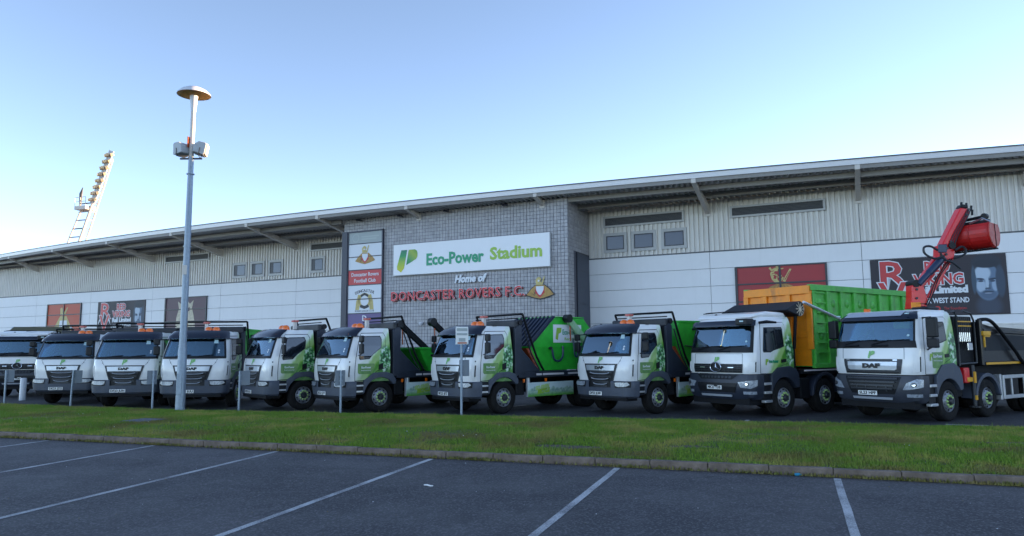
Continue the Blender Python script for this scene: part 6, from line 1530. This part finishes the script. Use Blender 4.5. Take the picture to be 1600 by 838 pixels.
for sg in (-1, 1):
    sx = lambda a, b: (min(a * sg, b * sg), max(a * sg, b * sg))
    MB().side([(cy0, cz0 + .0), (cy0, cz1 - .1), (cy1, cz1 - .1), (cy1, cz0)], *sx(cw - .03, cw)).build('side_wall', 'lightgreen', ct)
    MB().box(*sx(cw - .04, cw + .10), cy0 - .03, cy1, cz1 - .16, cz1 + .02).build('top_rail', 'lightgreen', ct, bevel=.012)
    MB().box(*sx(cw - .03, cw + .08), cy0, cy1, cz0 - .06, cz0 + .08).build('bottom_rail', 'lightgreen', ct, bevel=.012)
    for k in range(9):
        y = cy0 + .06 + k * .74; m_ = MB().side([(y, cz0 + .08), (y, cz1 - .16), (y + .16, cz1 - .16), (y + .16, cz0 + .08)], *sx(cw, cw + .08)); m_.build('side_rib', 'lightgreen', ct, bevel=.012)
    for k in range(7):
        z = cz0 + .38 + k * .30; MB().box(*sx(cw + .0, cw + .10), cy0 + .18, cy0 + .70, z, z + .03).build('ladder_rung', 'lightgreen', ct)
    for k in range(7):
        for j in (0, 1): y = cy0 + .5 + k * .74; MB().lathe([(0, .03), (.1, .025), (.13, 0)], (sg * cw, y, cz0 + .9 + j * 1.0), (sg, 0, 0), 12).build('side_boss', 'lightgreen', ct, smooth_=True) if k < 5 else None
MB().tube([(-.12, cy0 - .12, 2.9), (.12, cy0 - .12, 2.9)], .04, 8).build('hook_bar', 'orange', ct)

# ---- grab tipper
gt = build_heavy('daf')
remap_z(gt, [(0, 0), (1.62, 1.62), (2.10, 2.06), (2.80, 2.63), (3.2, 2.98)])
gx, gy = root_from_wheel(11.31, 18.6, 58.5, 1.16, 1.5)
place(gt, gx, gy, 58.5); tag(gt, 'white four axle grab tipper with red crane raised behind its cab, rightmost truck', 'truck')
number_plate(gt, 'SL23 HPF', -.1, -.035, .74)
# tipper body
B0, B1 = 3.35, 9.0
for sg in (-1, 1):
    sx = lambda a, b: (min(a * sg, b * sg), max(a * sg, b * sg))
    MB().side([(B0, 1.42), (B0 - .05, 2.56), (B0 + .5, 2.48), (B1, 2.30), (B1, 1.42)], *sx(1.14, 1.19)).build('body_side', 'body_gloss', gt)
    MB().side([(B0 + .12, 1.80), (B0 + .12, 2.26), (B1, 2.14), (B1, 1.80)], *sx(1.19, 1.20)).build('side_reflection', 'canvas_reflection_grey', gt)  # grey plate stands in for the reflection on the glossy black side
    MB().side([(B0 + .05, 2.30), (B0 + .02, 2.42), (B1, 2.31), (B1, 2.18)], *sx(1.17, 1.24)).build('top_rail', 'body_gloss', gt, bevel=.02)
    MB().box(*sx(1.15, 1.23), B0, B1, 1.40, 1.50).build('bottom_rail', 'chassis', gt, bevel=.02)
    for (a, b) in ((B0 + .05, 5.4), (5.6, 8.9)): MB().box(*sx(1.23, 1.24), a, b, 1.425, 1.485).build('amber_strip', 'yellow', gt)
    MB().box(*sx(1.17, 1.28), B0 - .06, B0 + .34, 2.22, 2.34).build('marker_plate', 'yellow', gt, bevel=.01)
    pc = MB(); pc.box(*sx(1.19, 1.25), B0 + .02, B0 + .07, 1.9, 2.25); pc.box(*sx(1.19, 1.25), B0 + .02, B0 + .34, 2.18, 2.23); pc.build('corner_stripe', 'yellow', gt)
    MB().tube(curve_pts([(1.16 * sg, B0 - .05, 2.64), (1.25 * sg, B0 + .25, 2.66), (1.30 * sg, B0 + .6, 2.48), (1.31 * sg, B0 + 1.5, 1.84), (1.30 * sg, B0 + 1.9, 1.52), (1.29 * sg, B0 + 2.35, 1.30)]), .05, 10).build('sheeting_arm', 'chassis', gt, smooth_=True)
    MB().box(*sx(1.1, 1.22), B0 - .1, B0 + .05, 1.4, 2.66).build('headboard_post', 'body_gloss', gt, bevel=.02)
MB().box(-1.12, 1.12, B0 - .05, B0, 1.4, 2.60).build('headboard', 'body_gloss', gt); MB().box(-1.14, 1.14, B1 - .05, B1, 1.4, 2.40).build('tailboard', 'body_gloss', gt)
MB().box(-1.14, 1.14, B0, B1, 1.42, 1.48).build('body_floor', 'body_gloss', gt); MB().box(-.9, .9, 2.6, 8.5, 1.12, 1.38).build('subframe', 'chassis', gt)
# hose frame on the near side behind the cab
hf = MB(); hf.tube([(1.16, 2.16, 1.42), (1.16, 2.16, 2.72), (1.16, 2.06, 2.86), (1.16, 1.86, 2.84)], .026, 8); hf.tube([(1.16, 3.05, 1.48), (1.16, 3.05, 2.62), (1.16, 2.9, 2.82), (1.16, 2.5, 2.88)], .026, 8); hf.tube([(1.16, 2.16, 1.46), (1.16, 3.05, 1.48)], .026, 8)
hf.build('hose_frame', 'steel_dark', gt, smooth_=True)
for k in range(7):
    y = 2.26 + k * .10
    MB().tube([(1.12, y, 2.30), (1.12, y, 2.06)], .018, 6).build('hose_coupling', 'chrome', gt); MB().tube([(1.12, y, 2.72), (1.12, y, 2.30)], .016, 6).build('hose', 'steel_dark', gt)
    MB().tube([(1.12, y, 2.06), (1.05, y, 1.7 + .03 * (k % 3)), (.9, y, 1.5)], .016, 6).build('hose', 'black', gt)
for z in (2.58, 2.46): MB().box(1.10, 1.15, 2.24, 2.92, z, z + .03).build('hose_clamp', 'yellow', gt)
MB().box(.3, 1.08, 2.12, 3.1, 1.4, 2.74).build('control_cabinet', 'chassis', gt, bevel=.03)
MB().box(1.08, 1.14, 2.70, 2.95, 1.82, 2.02).build('control_panel', 'chrome', gt, bevel=.01)
# stabiliser leg and valve block in yellow and red
MB().box(.95, 1.14, 2.42, 2.68, .95, 1.36).build('valve_block', 'red', gt, bevel=.03)
MB().box(.2, 1.16, 2.52, 2.95, .98, 1.10).build('stabiliser_beam', 'yellow', gt, bevel=.015)
MB().tube([(1.14, 2.82, 1.42), (1.14, 2.82, .34)], .055, 10).build('stabiliser_leg', 'steel_dark', gt, smooth_=True)
MB().box(1.17, 1.21, 2.78, 2.86, .95, 1.25).box(1.17, 1.21, 2.78, 2.86, .50, .62).build('stabiliser_marker', 'yellow', gt)
MB().lathe([(0, 0), (.14, 0), (.14, .03), (0, .03)], (1.14, 2.82, .30), (0, 0, 1), 12).build('stabiliser_foot', 'steel_dark', gt)
# crane, standing behind the cab; worked out in world metres and stored on the truck
inv = gt.matrix_world.inverted(); CD = 20.25
def cp(px, z, dy=0.0):      # px: lateral metres from the crane column at the crane's plane
    P = Vector((11.62 + px, CD + dy, z)); return inv @ P
ydir = (inv.to_3x3() @ Vector((0, 1, 0)))
def cbox(poly, d0, d1, m, name, par=gt, bevel=.02):
    n = len(poly); vs = [cp(x, z, d0) for x, z in poly] + [cp(x, z, d1) for x, z in poly]
    return MB().add(vs, [tuple(range(n)), tuple(range(n, 2 * n))[::-1]] + [(i, n + i, n + (i + 1) % n, (i + 1) % n) for i in range(n)]).build(name, m, par, bevel=bevel)
MB().tube([cp(0, 1.2), cp(0, 3.05)], .17, 14).build('crane_column', 'red', gt, smooth_=True)
cbox([(-.30, 3.0), (.12, 3.0), (.22, 3.2), (.12, 3.62), (-.05, 3.75), (-.22, 3.66), (-.24, 3.3)], -.17, .17, 'red', 'slew_housing')
cbox([(-.30, 2.9), (-.02, 2.9), (-.02, 3.18), (-.30, 3.18)], -.18, -.2, 'orange', 'slew_panel')
cbox([(-.20, 3.45), (.0, 3.40), (.90, 4.40), (.88, 4.62), (.70, 4.62)], -.02, .15, 'red', 'main_boom')
cbox([(.20, 3.30), (.34, 3.30), (.98, 4.30), (.86, 4.36)], -.12, -.02, 'red', 'link_arm')
MB().tube([cp(-.02, 3.70, -.15), cp(.34, 4.06, -.15)], .085, 12).build('ram', 'blueblack', gt, smooth_=True)
MB().tube([cp(.30, 4.02, -.15), cp(.74, 4.46, -.15)], .10, 12).build('ram_barrel', 'blueblack', gt, smooth_=True)
MB().tube([cp(.1, 3.62, .18), cp(.78, 4.36, .18)], .03, 8).build('hose', 'black', gt, smooth_=True)
MB().tube([cp(-.1, 3.72, -.2), cp(-.1, 3.72, .2)], .11, 12).build('pivot_pin', 'black', gt, smooth_=True)
cbox([(.62, 4.42), (1.02, 4.38), (1.10, 4.62), (.96, 4.86), (.66, 4.82)], -.16, .16, 'red', 'elbow_housing')
cbox([(.60, 4.60), (.84, 4.60), (.86, 4.84), (.62, 4.84)], -.2, -.14, 'blueblack', 'elbow_cover')
MB().tube([cp(1.0, 4.80, -.22), cp(1.0, 4.80, .22)], .10, 12).build('pivot_pin', 'black', gt, smooth_=True)
cbox([(.74, 4.84), (1.04, 4.80), (1.62, 5.74), (1.59, 5.87), (1.36, 5.91)], -.16, .14, 'red', 'outer_boom', bevel=.03)
cbox([(1.36, 5.92), (1.60, 5.90), (1.60, 6.0), (1.44, 6.02)], -.12, .12, 'black', 'boom_tip')
for (x, z) in ((1.42, 6.02), (1.56, 6.0), (1.70, 5.92), (1.72, 5.80)): MB().tube([cp(x, z - .1, -.08), cp(x + .02, z + .06, -.08)], .03, 6).build('tip_hose', 'black', gt)
for pts in ([(.72, 4.50), (.45, 4.42), (.18, 4.56), (.16, 4.74), (.34, 4.78), (.55, 4.66)], [(1.0, 4.42), (1.28, 4.52), (1.36, 4.66), (1.24, 4.76), (1.05, 4.66)], [(.62, 4.58), (.72, 4.40), (.95, 4.30), (1.16, 4.12)]):
    MB().tube(curve_pts([cp(x, z, -.24) for x, z in pts]), .032, 8).build('hose_loop', 'steel_dark', gt, smooth_=True)
for dx_ in (.0, .07, .14): MB().tube(curve_pts([cp(.92 + dx_, 4.78, -.19), cp(1.06 + dx_, 5.1, -.19), cp(1.42 + dx_ * .8, 5.66, -.19), cp(1.56 + dx_ * .5, 5.88, -.17)]), .014, 6).build('boom_hose', 'steel_dark', gt, smooth_=True)
MB().tube([cp(1.12, 4.92, .02), cp(1.42, 5.40, .02)], .055, 10).build('boom_ram', 'blueblack', gt, smooth_=True); MB().tube([cp(1.42, 5.40, .02), cp(1.62, 5.74, .02)], .03, 8).build('ram_rod', 'chrome', gt, smooth_=True)
for (x, z) in ((-.12, 3.3), (-.1, 3.55), (.82, 4.55), (.86, 4.72), (1.50, 5.70), (.98, 4.92)): MB().tube([cp(x, z, -.2), cp(x, z, -.16)], .035, 8).build('pin_cap', 'steel_dark', gt)
for (a, b) in (((-.16, 3.06), (.10, 3.06)), ((-.16, 3.14), (.14, 3.14))): MB().tube([cp(a[0], a[1], -.19), cp(b[0], b[1], -.19)], .012, 6).build('housing_rib', 'black', gt)
for dx_ in (0, .06): MB().tube(curve_pts([cp(.12 + dx_, 3.1, -.2), cp(.26 + dx_, 3.4, -.22), cp(.5 + dx_, 3.9, -.2), cp(.9 + dx_, 4.42, -.2)]), .016, 6).build('boom_hose', 'black', gt, smooth_=True)
# clamshell bucket folded beside the outer boom
BK0 = Vector((13.08, 20.65, 5.05)); axd = Vector((.62, -.78, .02)).normalized(); upb = Vector((0, 0, 1)); sd = axd.cross(upb).normalized(); upb = sd.cross(axd)
def bk(a, s_, u): P = BK0 + axd * a + sd * s_ + upb * u; return inv @ P
for k, sg in enumerate((-1, 1)):
    prof = [(0, .34)] + [(sg * .43 * math.cos(a), .06 - .42 * math.sin(a) * 1.0) for a in np.linspace(-.7, math.pi / 2, 10)]
    prof = [(p[0], p[1]) for p in prof]; prof[-1] = (sg * .012, prof[-1][1])
    prof[0] = (sg * .012, .34); n = len(prof); vs = [bk(0, p[0], p[1]) for p in prof] + [bk(1.02, p[0], p[1]) for p in prof]
    b_ = MB().add(vs, [tuple(range(n)), tuple(range(n, 2 * n))[::-1]] + [(i, n + i, n + (i + 1) % n, (i + 1) % n) for i in range(n)]).build('bucket_shell', 'darkred', gt, bevel=.012)
    vs = [bk(1.022, p[0] * .96, (p[1] - .03) * .96 + .03) for p in prof] + [bk(1.04, p[0] * .96, (p[1] - .03) * .96 + .03) for p in prof]
    MB().add(vs, [tuple(range(n)), tuple(range(n, 2 * n))[::-1]] + [(i, n + i, n + (i + 1) % n, (i + 1) % n) for i in range(n)]).build('bucket_end_plate', 'scuffed', gt)
MB().add([bk(-.02, -.06, -.37), bk(1.06, -.06, -.37), bk(1.06, .06, -.37), bk(-.02, .06, -.37), bk(-.02, -.08, -.41), bk(1.06, -.08, -.41), bk(1.06, .08, -.41), bk(-.02, .08, -.41)], [(0, 1, 2, 3), (4, 5, 6, 7), (0, 1, 5, 4), (2, 3, 7, 6), (1, 2, 6, 5), (0, 3, 7, 4)]).build('cutting_edge', 'chassis', gt)
for a_ in (.02, .5, .98):
    for sg in (-1, 1): MB().tube([bk(a_, sg * .44 * math.cos(q), .06 - .43 * math.sin(q)) for q in np.linspace(-.6, math.pi / 2 - .05, 9)], .016, 5).build('shell_rib', 'darkred', gt)
MB().tube([bk(1.045, 0, .32), bk(1.045, 0, -.34)], .014, 5).build('jaw_gap', 'chassis', gt)
MB().tube([bk(.1, 0, .42), bk(.95, 0, .42)], .05, 8).build('grab_bar', 'steel_dark', gt)
MB().tube([bk(.0, -.1, .52), bk(.75, -.1, .58)], .045, 8).build('grab_ram', 'black', gt); MB().lathe([(0, -.06), (.09, -.06), (.09, .06), (0, .06)], bk(.8, -.1, .58), (0, 1, 0), 10).build('ram_eye', 'black', gt)
MB().tube([bk(.45, .1, .40), bk(.8, .12, .5), bk(.98, .1, .38)], .03, 6).build('grab_link', 'chrome', gt)
MB().tube([cp(1.58, 5.80), bk(.25, 0, .5)], .07, 8).build('rotator', 'black', gt)
